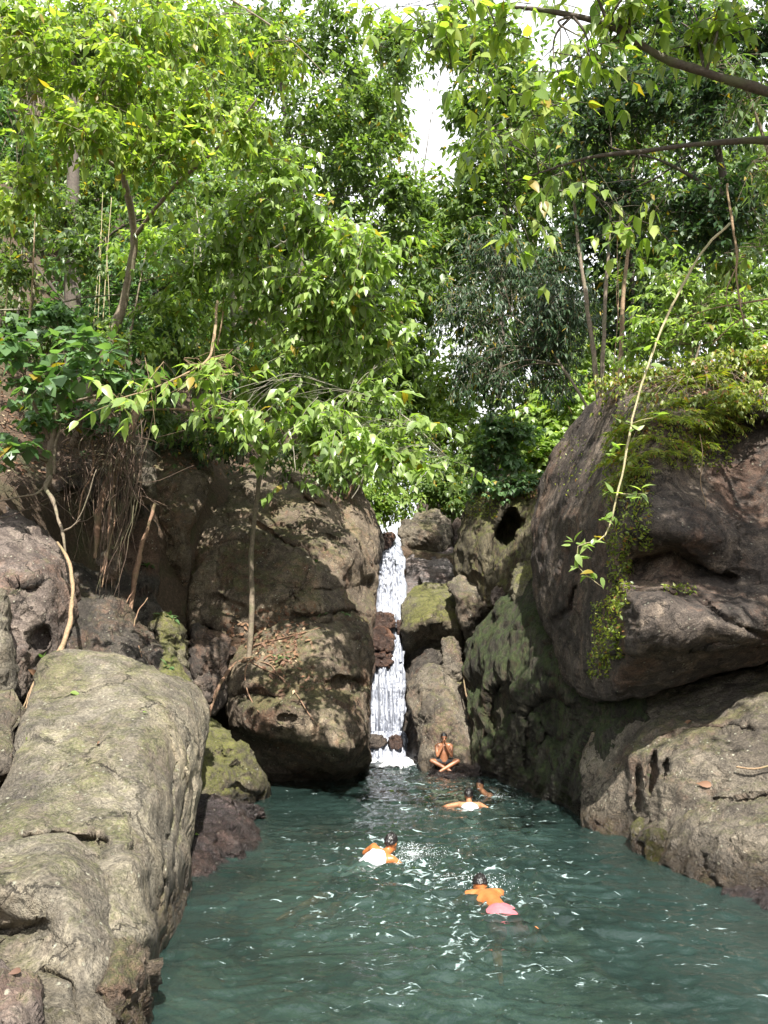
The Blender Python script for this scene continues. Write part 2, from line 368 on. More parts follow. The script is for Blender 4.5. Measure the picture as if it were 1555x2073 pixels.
def rock(name, label, poly, ctrl, mat, T=0.8, Tb=1.2, nang=150, nring=60, amp=0.09, freq=1.0, rim=3.0, dents=(), cracks=(), strata=None, center=None, jag=1.5, seed=0, ridge=0.0, ctrl2=None, ledges=(), facet=0.06, fscale=1.1):
    nang = int(nang * .72); nring = int(nring * .72)
    poly = np.asarray(poly, float)
    B = catmull(poly, nang, closed=True)
    c = np.array(center if center is not None else B.mean(0), float)
    # uneven outline
    th = np.linspace(0, 2 * math.pi, nang, endpoint=False)
    nz = fbm(np.stack([np.cos(th) * 5 + seed, np.sin(th) * 5, 0 * th + seed * 1.7], -1), 4)
    dirn = (B - c) / (np.linalg.norm(B - c, axis=1)[:, None] + 1e-9)
    B = B + dirn * (nz * jag * 2.2)[:, None]
    f1 = rbf(ctrl); f2 = rbf(ctrl2) if ctrl2 else None
    f = (lambda a, b: np.maximum(f1(a, b), f2(a, b))) if f2 else f1
    t = np.linspace(0, 1, nring + 1)[1:]
    s = np.sin(t * math.pi / 2)
    px = c[0] + (B[:, 0] - c[0])[None] * s[:, None]; py = c[1] + (B[:, 1] - c[1])[None] * s[:, None]
    Yb0 = f(px, py)
    curl = T * (1 - np.clip(1 - s ** rim, 0, 1) ** (1 / rim))[:, None]
    extra = np.zeros_like(px)
    for d in dents:
        x0, y0, rx, ry, a = d[:5]; ang = math.radians(d[5]) if len(d) > 5 else 0
        dx, dy = px - x0, py - y0; u = (dx * math.cos(ang) + dy * math.sin(ang)) / rx; v = (-dx * math.sin(ang) + dy * math.cos(ang)) / ry
        wob = 1 + 0.35 * fbm(np.stack([px / 40, py / 40, 0 * px + seed], -1), 3)
        rr = np.sqrt(u * u + v * v) * wob
        extra += a * (1 - smooth(0.55, 1.0, rr))
    for line, w, a in cracks:
        ln = np.asarray(line, float)
        wx = 5 * fbm(np.stack([px / 28, py / 28, 0 * px + seed], -1), 3); wy = 5 * fbm(np.stack([px / 28, py / 28, 0 * px + seed + 9], -1), 3)
        dd = seg_dist(px + wx, py + wy, ln)
        extra += a * np.exp(-(dd / w) ** 2)
    for line, a, fall in ledges:         # a sharp brink; the face below it steps back (and comes out again over `fall`)
        ln = np.asarray(line, float)
        wob = 5 * fbm(np.stack([px / 30, py / 60, 0 * px + seed + 3], -1), 4)
        dd = py + wob - np.interp(px, ln[:, 0], ln[:, 1])
        e = smooth(ln[0, 0] - 1, ln[0, 0] + 22, px) * (1 - smooth(ln[-1, 0] - 22, ln[-1, 0] + 1, px))
        pr = smooth(0, 5, dd)
        if fall: pr = pr * np.clip(1 - dd / fall, 0, 1) ** 1.3
        extra += a * e * pr
    Yf = Yb0 + curl + extra
    c0 = f(np.array([c[0]]), np.array([c[1]]))
    front = P(px, py, Yf).reshape(-1, 3)
    apex = P(c[0], c[1], c0 + 0.0).reshape(1, 3)
    nb = max(8, nring // 5); sb = np.cos(np.linspace(0, 1, nb + 1)[1:] * math.pi / 2); sb[-1] = 0.02
    pxb = c[0] + (B[:, 0] - c[0])[None] * sb[:, None]; pyb = c[1] + (B[:, 1] - c[1])[None] * sb[:, None]
    Ye = (Yb0[-1] + T)[None]
    Yb = Ye * sb[:, None] + (np.max(Yb0[-1]) * .5 + Yb0[-1].mean() * .5 + T) * (1 - sb[:, None]) + Tb * np.sqrt(np.clip(1 - sb ** 2, 0, 1))[:, None]
    back = P(pxb, pyb, Yb).reshape(-1, 3)
    apex2 = back[-nang:].mean(0, keepdims=True)
    V = np.concatenate([front, back, apex, apex2]); ia, ib = len(V) - 2, len(V) - 1
    k = np.arange(nang); k2 = (k + 1) % nang
    rows = np.arange(nring + nb - 1)[:, None] * nang
    Q = np.stack([rows + k, rows + k2, rows + nang + k2, rows + nang + k], -1).reshape(-1, 4)
    Tn = np.concatenate([np.stack([np.full(nang, ia), k2, k], -1), np.stack([np.full(nang, ib), (nring + nb - 1) * nang + k, (nring + nb - 1) * nang + k2], -1)])
    # vertex normals
    def vnorm(V):
        fn = np.cross(V[Q[:, 2]] - V[Q[:, 0]], V[Q[:, 3]] - V[Q[:, 1]])
        n = np.zeros_like(V)
        for j in range(4): np.add.at(n, Q[:, j], fn)
        return n / (np.linalg.norm(n, axis=1)[:, None] + 1e-9)
    n = vnorm(V)
    q = V * freq + seed * 3.1
    d = amp * (0.9 * fbm(q * 0.9, 3) + 0.28 * fbm(q * 4.2, 4, 0.6)) + ridge * ridged(q * 1.4, 3)
    if strata is not None:
        (sxx, syy, szz), sa, sf = strata
        qq = q + 0.5 * np.stack([fbm(q * .8, 2), fbm(q * .8 + 7, 2), fbm(q * .8 + 3, 2)], -1)
        w = qq @ np.array([sxx, syy, szz])
        d = d + sa * ridged(np.stack([w * sf, 0.15 * w, 0 * w + seed], -1) + 0.3 * q * .3, 2)
    d = d + facet * facets(q, fscale) + 0.4 * facet * facets(q + 40, fscale * 2.7)
    far = 1.0
    V = V + n * d[:, None] * far
    sgn = np.einsum('ij,ij->i', n[:nang * nring], front - np.array([0, 0, EYE_H])).mean()
    if sgn > 0: Q = Q[:, ::-1]; Tn = Tn[:, ::-1]
    o = obj_np(name, V, [Q, Tn], M[mat] if isinstance(mat, str) else mat)
    tag(o, label, 'rock')
    ROCKS.setdefault(name, []).append((o, f, np.asarray(B)))
    return o

# --- left bank, near
rock('boulder', 'big pale sunlit boulder sloping down to the pool at lower left',
     [(52, 1440), (72, 1372), (95, 1335), (150, 1320), (230, 1324), (290, 1342), (350, 1365), (400, 1390), (418, 1430), (420, 1480), (410, 1560), (398, 1640), (388, 1700), (380, 1770), (372, 1850), (345, 1935), (318, 2010), (300, 2090), (285, 2200), (100, 2230), (-160, 2200), (-170, 1760), (-20, 1640), (10, 1590), (32, 1520)],
     [(230, 1330, 11.2), (120, 1340, 11.0), (380, 1400, 11.3), (200, 1450, 9.6), (100, 1450, 9.5), (300, 1450, 9.7), (340, 1500, 9.5), (400, 1500, 10.9), (120, 1600, 8.0), (250, 1600, 8.1), (310, 1620, 8.2), (345, 1640, 8.9), (390, 1650, 10.2), (60, 1700, 7.1), (200, 1720, 7.0), (290, 1750, 6.9), (320, 1760, 7.4), (375, 1800, 8.9), (100, 1850, 6.4), (250, 1860, 6.2), (300, 1900, 6.35), (340, 1930, 7.4), (200, 2050, 5.6), (270, 2060, 5.7), (300, 2080, 6.0), (0, 2050, 5.6), (-100, 1900, 6.4), (200, 2200, 5.0)],
     'rock_pale', T=0.55, Tb=1.4, nang=300, nring=150, facet=0.022, amp=0.042, freq=1.25, center=(200, 1700), jag=1.2, seed=1, rim=5,
     cracks=[([(345, 1480), (352, 1560), (340, 1660), (330, 1760), (322, 1850)], 4, 0.18), ([(372, 1500), (368, 1600), (352, 1720), (340, 1850), (320, 1950)], 3.5, 0.16), ([(190, 1470), (215, 1455), (245, 1425)], 2.5, 0.05), ([(195, 1480), (210, 1520), (240, 1590)], 5, 0.06), ([(160, 1330), (190, 1400), (195, 1470)], 2, 0.04), ([(250, 1600), (285, 1640), (300, 1700)], 3, 0.04), ([(0, 1640), (60, 1600), (140, 1590), (200, 1570)], 2.5, 0.04), ([(330, 1400), (300, 1480), (310, 1560), (295, 1660)], 2.5, 0.05)],
     dents=[(150, 1705, 110, 20, 0.22, 5)], strata=((0.9, 0.1, 0.25), 0.012, 2.2))
rock('boulder', 'rounded pale rock lump below the mossy crack in the lower left corner',
     [(-170, 1700), (0, 1712), (80, 1694), (140, 1688), (176, 1710), (206, 1726), (222, 1760), (234, 1818), (226, 1858), (242, 1912), (240, 1990), (215, 2090), (100, 2200), (-150, 2200)],
     [(0, 1720, 6.6), (140, 1695, 6.75), (210, 1740, 6.7), (100, 1770, 6.0), (0, 1800, 5.9), (180, 1800, 6.05), (225, 1830, 6.2), (100, 1850, 5.75), (0, 1870, 6.05), (60, 1900, 5.85), (170, 1900, 5.55), (210, 1980, 5.45), (100, 2000, 5.3), (150, 2080, 5.0), (0, 2050, 5.0), (-120, 1900, 5.9), (-100, 2150, 4.8)],
     'rock_pale', T=0.35, Tb=0.8, nang=220, nring=100, facet=0.02, amp=0.035, freq=1.5, center=(90, 1900), jag=1.3, seed=2, rim=5,
     dents=[(20, 1885, 95, 20, 0.16, -6)], cracks=[([(0, 1905), (60, 1880), (100, 1868)], 4, 0.1), ([(90, 1960), (140, 1990), (160, 2070)], 6, 0.1)])
rock('boulder', 'grey purple rock at the very bottom left corner of the bank',
     [(-160, 1925), (0, 1928), (28, 1950), (78, 1946), (92, 1985), (95, 2040), (88, 2120), (60, 2200), (-150, 2200)],
     [(0, 1935, 5.4), (70, 1955, 5.3), (40, 2000, 4.85), (85, 2060, 4.75), (0, 2060, 4.6), (-100, 2000, 5.0), (0, 2150, 4.4)],
     'rock_purple', T=0.3, Tb=0.6, nang=140, nring=60, amp=0.04, freq=1.6, center=(-10, 2050), seed=3, rim=5)
rock('boulder', 'upright brown slab wedged at the waterside edge of the lower left boulder',
     [(236, 1922), (262, 1912), (282, 1920), (299, 1948), (303, 2000), (292, 2060), (270, 2140), (200, 2160), (210, 2060), (228, 1990)],
     [(250, 1925, 5.75), (290, 1950, 5.8), (260, 2000, 5.45), (298, 2010, 5.85), (250, 2080, 5.2), (220, 2080, 5.3), (240, 2150, 5.0)],
     'rock_brown', T=0.3, Tb=0.5, nang=120, nring=50, amp=0.03, freq=2, seed=4, rim=5, strata=((1, 0, 0), 0.02, 5))
rock('boulder', 'purple brown leaning boulder at the left edge, behind the pale boulder',
     [(-170, 1010), (0, 1040), (45, 1056), (95, 1092), (112, 1120), (140, 1180), (148, 1240), (140, 1300), (118, 1340), (70, 1400), (45, 1430), (-20, 1450), (-170, 1470)],
     [(0, 1045, 13.4), (90, 1100, 13.5), (60, 1150, 12.6), (130, 1200, 13.2), (100, 1220, 12.5), (30, 1250, 11.9), (85, 1300, 12.2), (40, 1350, 11.6), (100, 1350, 12.4), (-80, 1200, 12.0), (-80, 1400, 11.0), (40, 1420, 11.4)],
     'rock_purple', T=0.6, Tb=1.4, nang=200, nring=90, amp=0.10, freq=1.1, center=(10, 1260), seed=5, ridge=0.025,
     dents=[(45, 1195, 35, 22, 0.22), (80, 1290, 30, 30, 0.2), (25, 1300, 20, 40, 0.12)], strata=((0.6, 0.2, 0.7), 0.03, 1.2))
rock('boulder', 'pale lichen spotted rock at the left edge, upper of two beside the big boulder',
     [(-150, 1150), (-10, 1185), (14, 1215), (24, 1260), (34, 1315), (40, 1365), (26, 1398), (6, 1408), (-40, 1410), (-150, 1410)],
     [(0, 1200, 11.0), (10, 1300, 10.4), (30, 1350, 10.6), (-20, 1380, 10.2), (-90, 1300, 10.3)],
     'rock_pale', T=0.35, Tb=0.6, nang=110, nring=45, amp=0.05, freq=1.5, center=(-30, 1300), seed=6)
rock('boulder', 'pale lichen spotted rock at the left edge, lower of two beside the big boulder',
     [(-150, 1370), (-5, 1398), (22, 1420), (34, 1450), (34, 1490), (24, 1540), (2, 1575), (-40, 1620), (-150, 1650)],
     [(0, 1410, 10.0), (20, 1480, 9.3), (0, 1540, 8.9), (-80, 1500, 9.0)],
     'rock_grey', T=0.35, Tb=0.6, nang=110, nring=45, amp=0.05, freq=1.5, center=(-30, 1490), seed=7)
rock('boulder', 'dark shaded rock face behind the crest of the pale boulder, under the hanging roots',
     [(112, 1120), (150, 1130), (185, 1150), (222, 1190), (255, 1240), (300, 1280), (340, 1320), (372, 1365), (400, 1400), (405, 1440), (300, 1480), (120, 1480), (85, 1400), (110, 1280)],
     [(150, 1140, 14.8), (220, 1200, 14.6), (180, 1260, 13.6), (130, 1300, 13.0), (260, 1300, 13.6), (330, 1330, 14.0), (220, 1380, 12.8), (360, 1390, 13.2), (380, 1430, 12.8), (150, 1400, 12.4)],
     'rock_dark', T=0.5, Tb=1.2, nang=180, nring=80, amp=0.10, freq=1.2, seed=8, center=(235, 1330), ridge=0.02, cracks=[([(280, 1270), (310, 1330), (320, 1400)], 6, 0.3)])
rock('boulder', 'smooth mossy rock shoulder behind the right end of the pale boulder',
     [(330, 1300), (352, 1318), (368, 1350), (392, 1390), (412, 1412), (408, 1450), (370, 1460), (325, 1420), (318, 1350)],
     [(340, 1310, 14.2), (370, 1370, 13.4), (400, 1420, 13.0), (340, 1400, 12.9)],
     'rock_moss', T=0.4, Tb=0.8, nang=100, nring=40, amp=0.06, seed=9)
# --- left cliff
rock('boulder', 'tall brown cliff boulder left of the crack, below the left slope',
     [(296, 890), (318, 872), (350, 882), (400, 915), (428, 948), (424, 1000), (402, 1045), (388, 1085), (384, 1140), (382, 1200), (368, 1245), (335, 1250), (312, 1215), (300, 1160), (302, 1080), (298, 1000), (290, 940)],
     [(320, 880, 21.2), (400, 930, 21.0), (340, 960, 19.9), (400, 1000, 20.2), (330, 1040, 19.4), (370, 1100, 19.3), (330, 1160, 19.6), (360, 1220, 20.2), (310, 1100, 19.8)],
     'rock_brown', T=0.7, Tb=1.6, nang=170, nring=75, amp=0.13, freq=0.9, seed=10, ridge=0.03, dents=[(330, 1190, 25, 30, 0.5)])
rock('cliff_boulder', 'massive brown cliff boulder left of the waterfall, upper part above the ledge',
     [(420, 1015), (450, 965), (500, 945), (560, 925), (620, 925), (680, 945), (722, 985), (752, 1030), (768, 1065), (766, 1110), (758, 1190), (752, 1260), (748, 1340), (700, 1400), (600, 1420), (500, 1400), (420, 1360), (388, 1290), (380, 1210), (384, 1130), (395, 1070)],
     [(440, 990, 22.6), (560, 940, 23.6), (680, 960, 24.4), (740, 1030, 24.6), (560, 1000, 22.2), (640, 1010, 22.6), (690, 1060, 22.6), (480, 1050, 21.2), (600, 1080, 21.0), (740, 1110, 23.2), (715, 1120, 21.6), (420, 1120, 20.3), (520, 1150, 20.0), (640, 1160, 20.0), (735, 1200, 22.4), (400, 1220, 19.6), (460, 1230, 19.3), (560, 1220, 19.3), (660, 1230, 19.4), (720, 1240, 20.6), (600, 1300, 19.6), (440, 1300, 19.3), (700, 1330, 20.2), (560, 1380, 20.2)],
     'rock_brown', T=0.7, Tb=2.0, nang=320, nring=150, amp=0.11, freq=0.95, seed=11, center=(575, 1170), ridge=0.02, facet=0.045, rim=4,
     cracks=[([(500, 1050), (560, 1090), (612, 1115), (640, 1140)], 4, 0.3), ([(636, 1140), (632, 1170), (600, 1205), (560, 1230)], 5, 0.16), ([(580, 965), (620, 1010), (655, 1030)], 4, 0.35), ([(600, 1245), (660, 1247), (720, 1240), (748, 1250)], 4, 0.4), ([(640, 1195), (690, 1190), (735, 1185)], 3, 0.15), ([(660, 1080), (720, 1110), (752, 1150)], 3.5, 0.22), ([(560, 1060), (620, 1080), (680, 1085)], 3, 0.12), ([(440, 1120), (445, 1180), (452, 1220)], 3, 0.06)],
     dents=[(425, 1285, 38, 24, 0.5, 15), (455, 1225, 45, 16, 0.25, 20)], strata=((0.35, 0.25, 0.9), 0.035, 0.9))
rock('cliff_boulder', 'overhanging lower half of the brown cliff boulder, dark beneath, at the pool edge',
     [(470, 1345), (500, 1300), (560, 1262), (640, 1252), (735, 1258), (750, 1290), (748, 1360), (747, 1430), (745, 1500), (742, 1560), (715, 1592), (650, 1606), (570, 1610), (530, 1590), (495, 1540), (468, 1490), (455, 1440), (456, 1390)],
     [(480, 1345, 18.9), (540, 1285, 19.0), (640, 1268, 19.1), (730, 1272, 20.2), (500, 1380, 18.1), (600, 1340, 18.1), (690, 1340, 18.4), (740, 1350, 19.6), (560, 1400, 17.5), (650, 1420, 17.3), (480, 1420, 18.0), (530, 1438, 17.2), (600, 1470, 16.7), (660, 1500, 16.5), (705, 1525, 16.5), (735, 1470, 18.0), (725, 1500, 17.3), (500, 1460, 17.4), (560, 1500, 17.5), (620, 1535, 17.7), (680, 1560, 18.0), (540, 1560, 18.4), (620, 1590, 18.9), (735, 1560, 20.2), (715, 1585, 19.6), (500, 1530, 18.2)],
     'rock_brown', T=0.5, Tb=1.6, nang=300, nring=140, amp=0.085, freq=1.1, seed=12, center=(615, 1420), ridge=0.015, facet=0.04, rim=5,
     cracks=[([(590, 1420), (630, 1445), (660, 1478)], 3, 0.1)], ledges=[([(450, 1466), (510, 1474), (560, 1490), (610, 1498), (660, 1508), (705, 1530), (725, 1510), (748, 1470)], 0.55, 0), ([(458, 1404), (500, 1400), (540, 1402), (580, 1412)], 0.35, 30)],
     dents=[(705, 1385, 38, 20, 0.5, -5), (510, 1412, 50, 20, 0.3), (580, 1455, 24, 12, 0.2)], strata=((0.25, 0.3, 0.9), 0.03, 1.3))
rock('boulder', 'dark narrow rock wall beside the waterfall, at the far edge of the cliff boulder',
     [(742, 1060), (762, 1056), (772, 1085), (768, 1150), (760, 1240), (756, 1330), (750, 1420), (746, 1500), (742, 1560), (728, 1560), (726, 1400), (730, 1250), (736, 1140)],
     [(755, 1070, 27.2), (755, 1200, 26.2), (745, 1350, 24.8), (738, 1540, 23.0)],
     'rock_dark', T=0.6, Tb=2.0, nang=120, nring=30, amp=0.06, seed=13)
rock('boulder', 'weathered grey rock stub jutting out beside the hanging roots',
     [(236, 905), (262, 885), (292, 892), (302, 930), (312, 985), (304, 1012), (280, 1020), (252, 1005), (240, 960)],
     [(262, 895, 15.8), (300, 990, 15.0), (260, 970, 14.9), (280, 1010, 15.2)],
     'rock_grey', T=0.4, Tb=1.2, nang=110, nring=45, amp=0.07, freq=1.6, seed=14, strata=((1, 0, 0.3), 0.03, 3))
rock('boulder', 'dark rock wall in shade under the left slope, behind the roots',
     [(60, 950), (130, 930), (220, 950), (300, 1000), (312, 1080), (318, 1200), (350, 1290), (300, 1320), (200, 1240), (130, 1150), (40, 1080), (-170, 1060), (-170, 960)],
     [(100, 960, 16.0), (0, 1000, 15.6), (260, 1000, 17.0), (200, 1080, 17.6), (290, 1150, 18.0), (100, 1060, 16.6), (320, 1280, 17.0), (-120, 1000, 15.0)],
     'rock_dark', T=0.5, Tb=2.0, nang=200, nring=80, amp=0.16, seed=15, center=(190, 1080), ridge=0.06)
rock('stone', 'small square brown stone held under the hanging roots',
     [(207, 1125), (222, 1108), (240, 1112), (250, 1135), (247, 1160), (228, 1174), (208, 1168)],
     [(228, 1140, 14.3), (210, 1160, 14.5), (245, 1120, 14.6)], 'rock_brown', T=0.25, Tb=0.5, nang=70, nring=24, amp=0.03, freq=2.5, seed=16)
rock('stone', 'mossy brown rock filling the gully left of the cliff boulder',
     [(300, 1235), (330, 1240), (362, 1262), (380, 1300), (384, 1345), (360, 1360), (330, 1330), (305, 1290)],
     [(330, 1250, 17.2), (370, 1320, 16.4), (330, 1310, 16.6)], 'rock_moss', T=0.4, Tb=1.0, nang=90, nring=36, amp=0.12, freq=1.6, seed=17)
rock('stone', 'rusty brown rock in the hollow behind the gully, below the ledge',
     [(385, 1265), (420, 1270), (460, 1290), (470, 1330), (455, 1390), (440, 1440), (418, 1450), (400, 1400), (384, 1350)],
     [(400, 1280, 18.6), (440, 1300, 18.8), (430, 1370, 18.2), (420, 1430, 17.2)], 'rock_rust', T=0.4, Tb=1.0, nang=100, nring=40, amp=0.12, freq=1.5, seed=18)
rock('stone', 'small orange brown stone at the top of the pale boulder shoulder',
     [(395, 1378), (412, 1370), (428, 1376), (432, 1400), (424, 1424), (408, 1420), (398, 1402)],
     [(415, 1395, 13.6)], 'rock_rust', T=0.2, Tb=0.4, nang=60, nring=20, amp=0.03, freq=2.5, seed=19)
rock('boulder', 'mossy wedge shaped rock leaning under the overhang by the left waterline',
     [(415, 1452), (432, 1462), (462, 1490), (498, 1520), (526, 1556), (542, 1592), (534, 1622), (480, 1640), (430, 1640), (400, 1620), (396, 1540), (402, 1480)],
     [(420, 1460, 16.2), (470, 1510, 15.8), (440, 1540, 14.9), (520, 1570, 15.9), (500, 1600, 15.3), (430, 1610, 14.2), (410, 1570, 14.4), (530, 1615, 16.0), (470, 1630, 14.6)],
     'rock_moss', T=0.35, Tb=1.0, nang=150, nring=60, amp=0.06, freq=1.4, seed=20, cracks=[([(440, 1530), (460, 1534), (462, 1520)], 4, 0.2), ([(445, 1600), (480, 1590), (510, 1605)], 4, 0.15)])
rock('boulder', 'wet dark brown rock shining at the left waterline',
     [(372, 1605), (410, 1606), (448, 1622), (492, 1652), (524, 1688), (534, 1728), (520, 1764), (500, 1786), (440, 1806), (384, 1830), (355, 1800), (352, 1680)],
     [(400, 1615, 12.6), (450, 1640, 12.4), (430, 1690, 11.2), (500, 1690, 11.9), (525, 1730, 11.4), (470, 1730, 10.8), (400, 1740, 10.2), (500, 1770, 10.6), (430, 1785, 9.9), (385, 1810, 9.6)],
     'rock_wet', T=0.3, Tb=0.8, nang=180, nring=80, amp=0.08, freq=1.5, seed=21, ridge=0.03, rim=4, cracks=[([(420, 1680), (470, 1730), (500, 1770)], 5, 0.1)])
rock('stone', 'small black wet stone with ripples round it at the left waterline',
     [(462, 1630), (490, 1622), (520, 1632), (536, 1644), (530, 1656), (490, 1662), (466, 1652)],
     [(500, 1640, 13.6), (530, 1650, 13.8), (470, 1650, 13.4)], 'rock_wet', T=0.15, Tb=0.5, nang=80, nring=26, amp=0.03, freq=3, seed=22)
# --- right of the waterfall
rock('boulder', 'rounded pale grey boulder at the lip of the waterfall',
     [(812, 1088), (818, 1066), (838, 1048), (868, 1034), (890, 1032), (906, 1050), (914, 1078), (914, 1106), (900, 1118), (860, 1124), (824, 1118)],
     [(860, 1040, 31.4), (830, 1080, 30.4), (900, 1070, 30.6), (865, 1080, 30.0), (860, 1115, 30.3)], 'rock_grey', T=0.5, Tb=1.2, nang=130, nring=50, amp=0.09, seed=23, strata=((0.5, 0, 0.9), 0.06, 2.4))
rock('boulder', 'smooth lilac grey slab beneath the lip boulder beside the waterfall',
     [(822, 1116), (860, 1122), (912, 1108), (920, 1140), (922, 1170), (918, 1200), (880, 1212), (830, 1212), (818, 1190), (824, 1150)],
     [(870, 1120, 30.2), (830, 1160, 29.3), (910, 1150, 29.5), (870, 1170, 29.0), (870, 1205, 28.6)], 'rock_slab', T=0.4, Tb=1.2, nang=130, nring=50, amp=0.05, seed=24)
rock('boulder', 'flat lilac grey step low on the slab beside the waterfall',
     [(856, 1158), (890, 1152), (920, 1160), (922, 1176), (905, 1190), (860, 1192), (852, 1176)],
     [(885, 1165, 28.5), (885, 1185, 28.3)], 'rock_slab', T=0.25, Tb=0.8, nang=90, nring=30, amp=0.04, seed=25)
rock('boulder', 'purple rock sliver between the lip boulder and the mossy pillar',
     [(916, 1062), (930, 1052), (940, 1075), (938, 1140), (930, 1195), (918, 1190), (914, 1120)],
     [(928, 1120, 31.0)], 'rock_purple', T=0.3, Tb=1.0, nang=80, nring=26, amp=0.05, seed=26)
rock('boulder', 'rounded yellow green mossy boulder beside the waterfall with a dark underside',
     [(820, 1215), (836, 1192), (870, 1183), (908, 1180), (930, 1202), (942, 1240), (942, 1290), (930, 1320), (900, 1330), (862, 1345), (840, 1382), (824, 1396), (815, 1350), (815, 1270)],
     [(870, 1188, 27.3), (830, 1230, 26.4), (920, 1220, 26.3), (870, 1220, 25.9), (870, 1265, 25.3), (930, 1280, 25.6), (830, 1280, 25.5), (860, 1295, 26.1), (900, 1310, 26.3), (830, 1350, 26.8)], 'rock_moss', T=0.5, Tb=1.2, nang=170, nring=70, amp=0.07, seed=27, rim=4)
rock('boulder', 'knobbly mossy rock leaning on the yellow green boulder, right of it',
     [(912, 1186), (934, 1168), (962, 1170), (980, 1192), (992, 1222), (978, 1244), (968, 1270), (966, 1296), (946, 1302), (934, 1260), (926, 1215)],
     [(940, 1175, 25.6), (975, 1210, 24.8), (945, 1215, 24.6), (955, 1260, 24.4), (955, 1290, 24.8)], 'rock_grey', T=0.4, Tb=1.0, nang=120, nring=46, amp=0.10, freq=1.3, seed=28, ridge=0.03)
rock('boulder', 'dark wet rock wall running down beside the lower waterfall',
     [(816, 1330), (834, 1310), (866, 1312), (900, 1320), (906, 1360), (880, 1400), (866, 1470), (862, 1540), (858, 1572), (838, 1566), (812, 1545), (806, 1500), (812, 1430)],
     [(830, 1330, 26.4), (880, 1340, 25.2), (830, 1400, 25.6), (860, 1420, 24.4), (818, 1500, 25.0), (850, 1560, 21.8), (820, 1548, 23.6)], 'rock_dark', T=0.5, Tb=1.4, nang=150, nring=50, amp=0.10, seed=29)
rock('stone', 'upright speckled stone standing on the boulder beside the waterfall',
     [(892, 1302), (906, 1290), (922, 1296), (930, 1322), (942, 1352), (940, 1376), (916, 1376), (894, 1362), (896, 1330)],
     [(910, 1300, 23.8), (915, 1340, 23.4), (930, 1365, 23.3)], 'rock_grey', T=0.25, Tb=0.6, nang=90, nring=34, amp=0.05, freq=1.8, seed=30)
rock('boulder', 'tall grey boulder rising behind the seated bather',
     [(826, 1410), (836, 1372), (862, 1346), (892, 1350), (926, 1370), (946, 1400), (955, 1450), (962, 1500), (974, 1545), (966, 1580), (920, 1592), (868, 1590), (852, 1560), (850, 1500), (836, 1450)],
     [(870, 1352, 23.6), (930, 1385, 23.3), (845, 1400, 23.2), (890, 1420, 22.2), (940, 1440, 22.4), (860, 1470, 22.1), (905, 1480, 21.4), (950, 1510, 21.6), (870, 1550, 21.2), (960, 1560, 20.9), (910, 1545, 20.9), (900, 1585, 20.4)], 'rock_grey', T=0.4, Tb=1.2, nang=190, nring=80, amp=0.08, seed=31, rim=4, dents=[(845, 1440, 16, 50, 0.25)], ridge=0.015)
rock('boulder', 'wet black rock ledge that the bather sits on, at the water edge',
     [(866, 1560), (882, 1547), (915, 1544), (938, 1540), (958, 1548), (970, 1562), (966, 1585), (930, 1596), (880, 1594), (864, 1580)],
     [(900, 1550, 20.6), (945, 1548, 20.4), (900, 1568, 19.95), (950, 1570, 20.0), (910, 1588, 19.5), (955, 1585, 19.6)], 'rock_wet', T=0.25, Tb=0.8, nang=110, nring=40, amp=0.05, freq=2, seed=32)
rock('boulder', 'tall mossy pillar rock hung with roots, left of the dark hollow',
     [(926, 1110), (932, 1060), (950, 1018), (974, 985), (1000, 978), (1012, 1000), (1006, 1060), (1000, 1120), (1004, 1180), (1000, 1222), (985, 1232), (962, 1195), (945, 1176), (928, 1176)],
     [(980, 990, 26.6), (940, 1060, 26.2), (975, 1060, 25.2), (1000, 1040, 25.4), (945, 1140, 25.8), (975, 1150, 24.7), (990, 1215, 24.2)], 'rock_mosswall', T=0.5, Tb=1.6, nang=170, nring=70, amp=0.10, seed=33, strata=((1, 0.2, 0), 0.05, 2.4))
rock('boulder', 'mossy rock arch with a dark hollow in it, right of the pillar',
     [(984, 1000), (1010, 988), (1050, 978), (1092, 976), (1110, 1000), (1112, 1080), (1104, 1150), (1080, 1190), (1050, 1220), (1010, 1230), (990, 1200), (988, 1100)],
     [(1000, 1000, 25.2), (1060, 990, 24.8), (1095, 1000, 24.0), (1005, 1100, 24.8), (1080, 1080, 23.4), (1025, 1160, 23.9), (1070, 1160, 22.8), (1015, 1215, 23.8)], 'rock_mosswall', T=0.5, Tb=2.6, nang=200, nring=90, amp=0.08, seed=34,
     dents=[(1031, 1068, 31, 54, 2.4, 8)], cracks=[([(1062, 1000), (1066, 1040), (1064, 1100), (1056, 1160)], 4, 0.2)])
rock('boulder', 'small mossy rock perched above the green wall, left of the huge boulder',
     [(1044, 1152), (1066, 1136), (1090, 1120), (1108, 1150), (1106, 1200), (1082, 1222), (1050, 1222), (1036, 1195)],
     [(1070, 1150, 21.8), (1060, 1190, 21.3), (1095, 1190, 20.6)], 'rock_moss', T=0.4, Tb=0.9, nang=110, nring=40, amp=0.09, freq=1.3, seed=35)
rock('boulder', 'pink brown stone wedged at the foot of the mossy pillar',
     [(996, 1200), (1010, 1190), (1024, 1200), (1022, 1222), (1006, 1236), (994, 1224)],
     [(1008, 1212, 23.7)], 'rock_purple', T=0.2, Tb=0.5, nang=60, nring=22, amp=0.04, freq=2, seed=36)
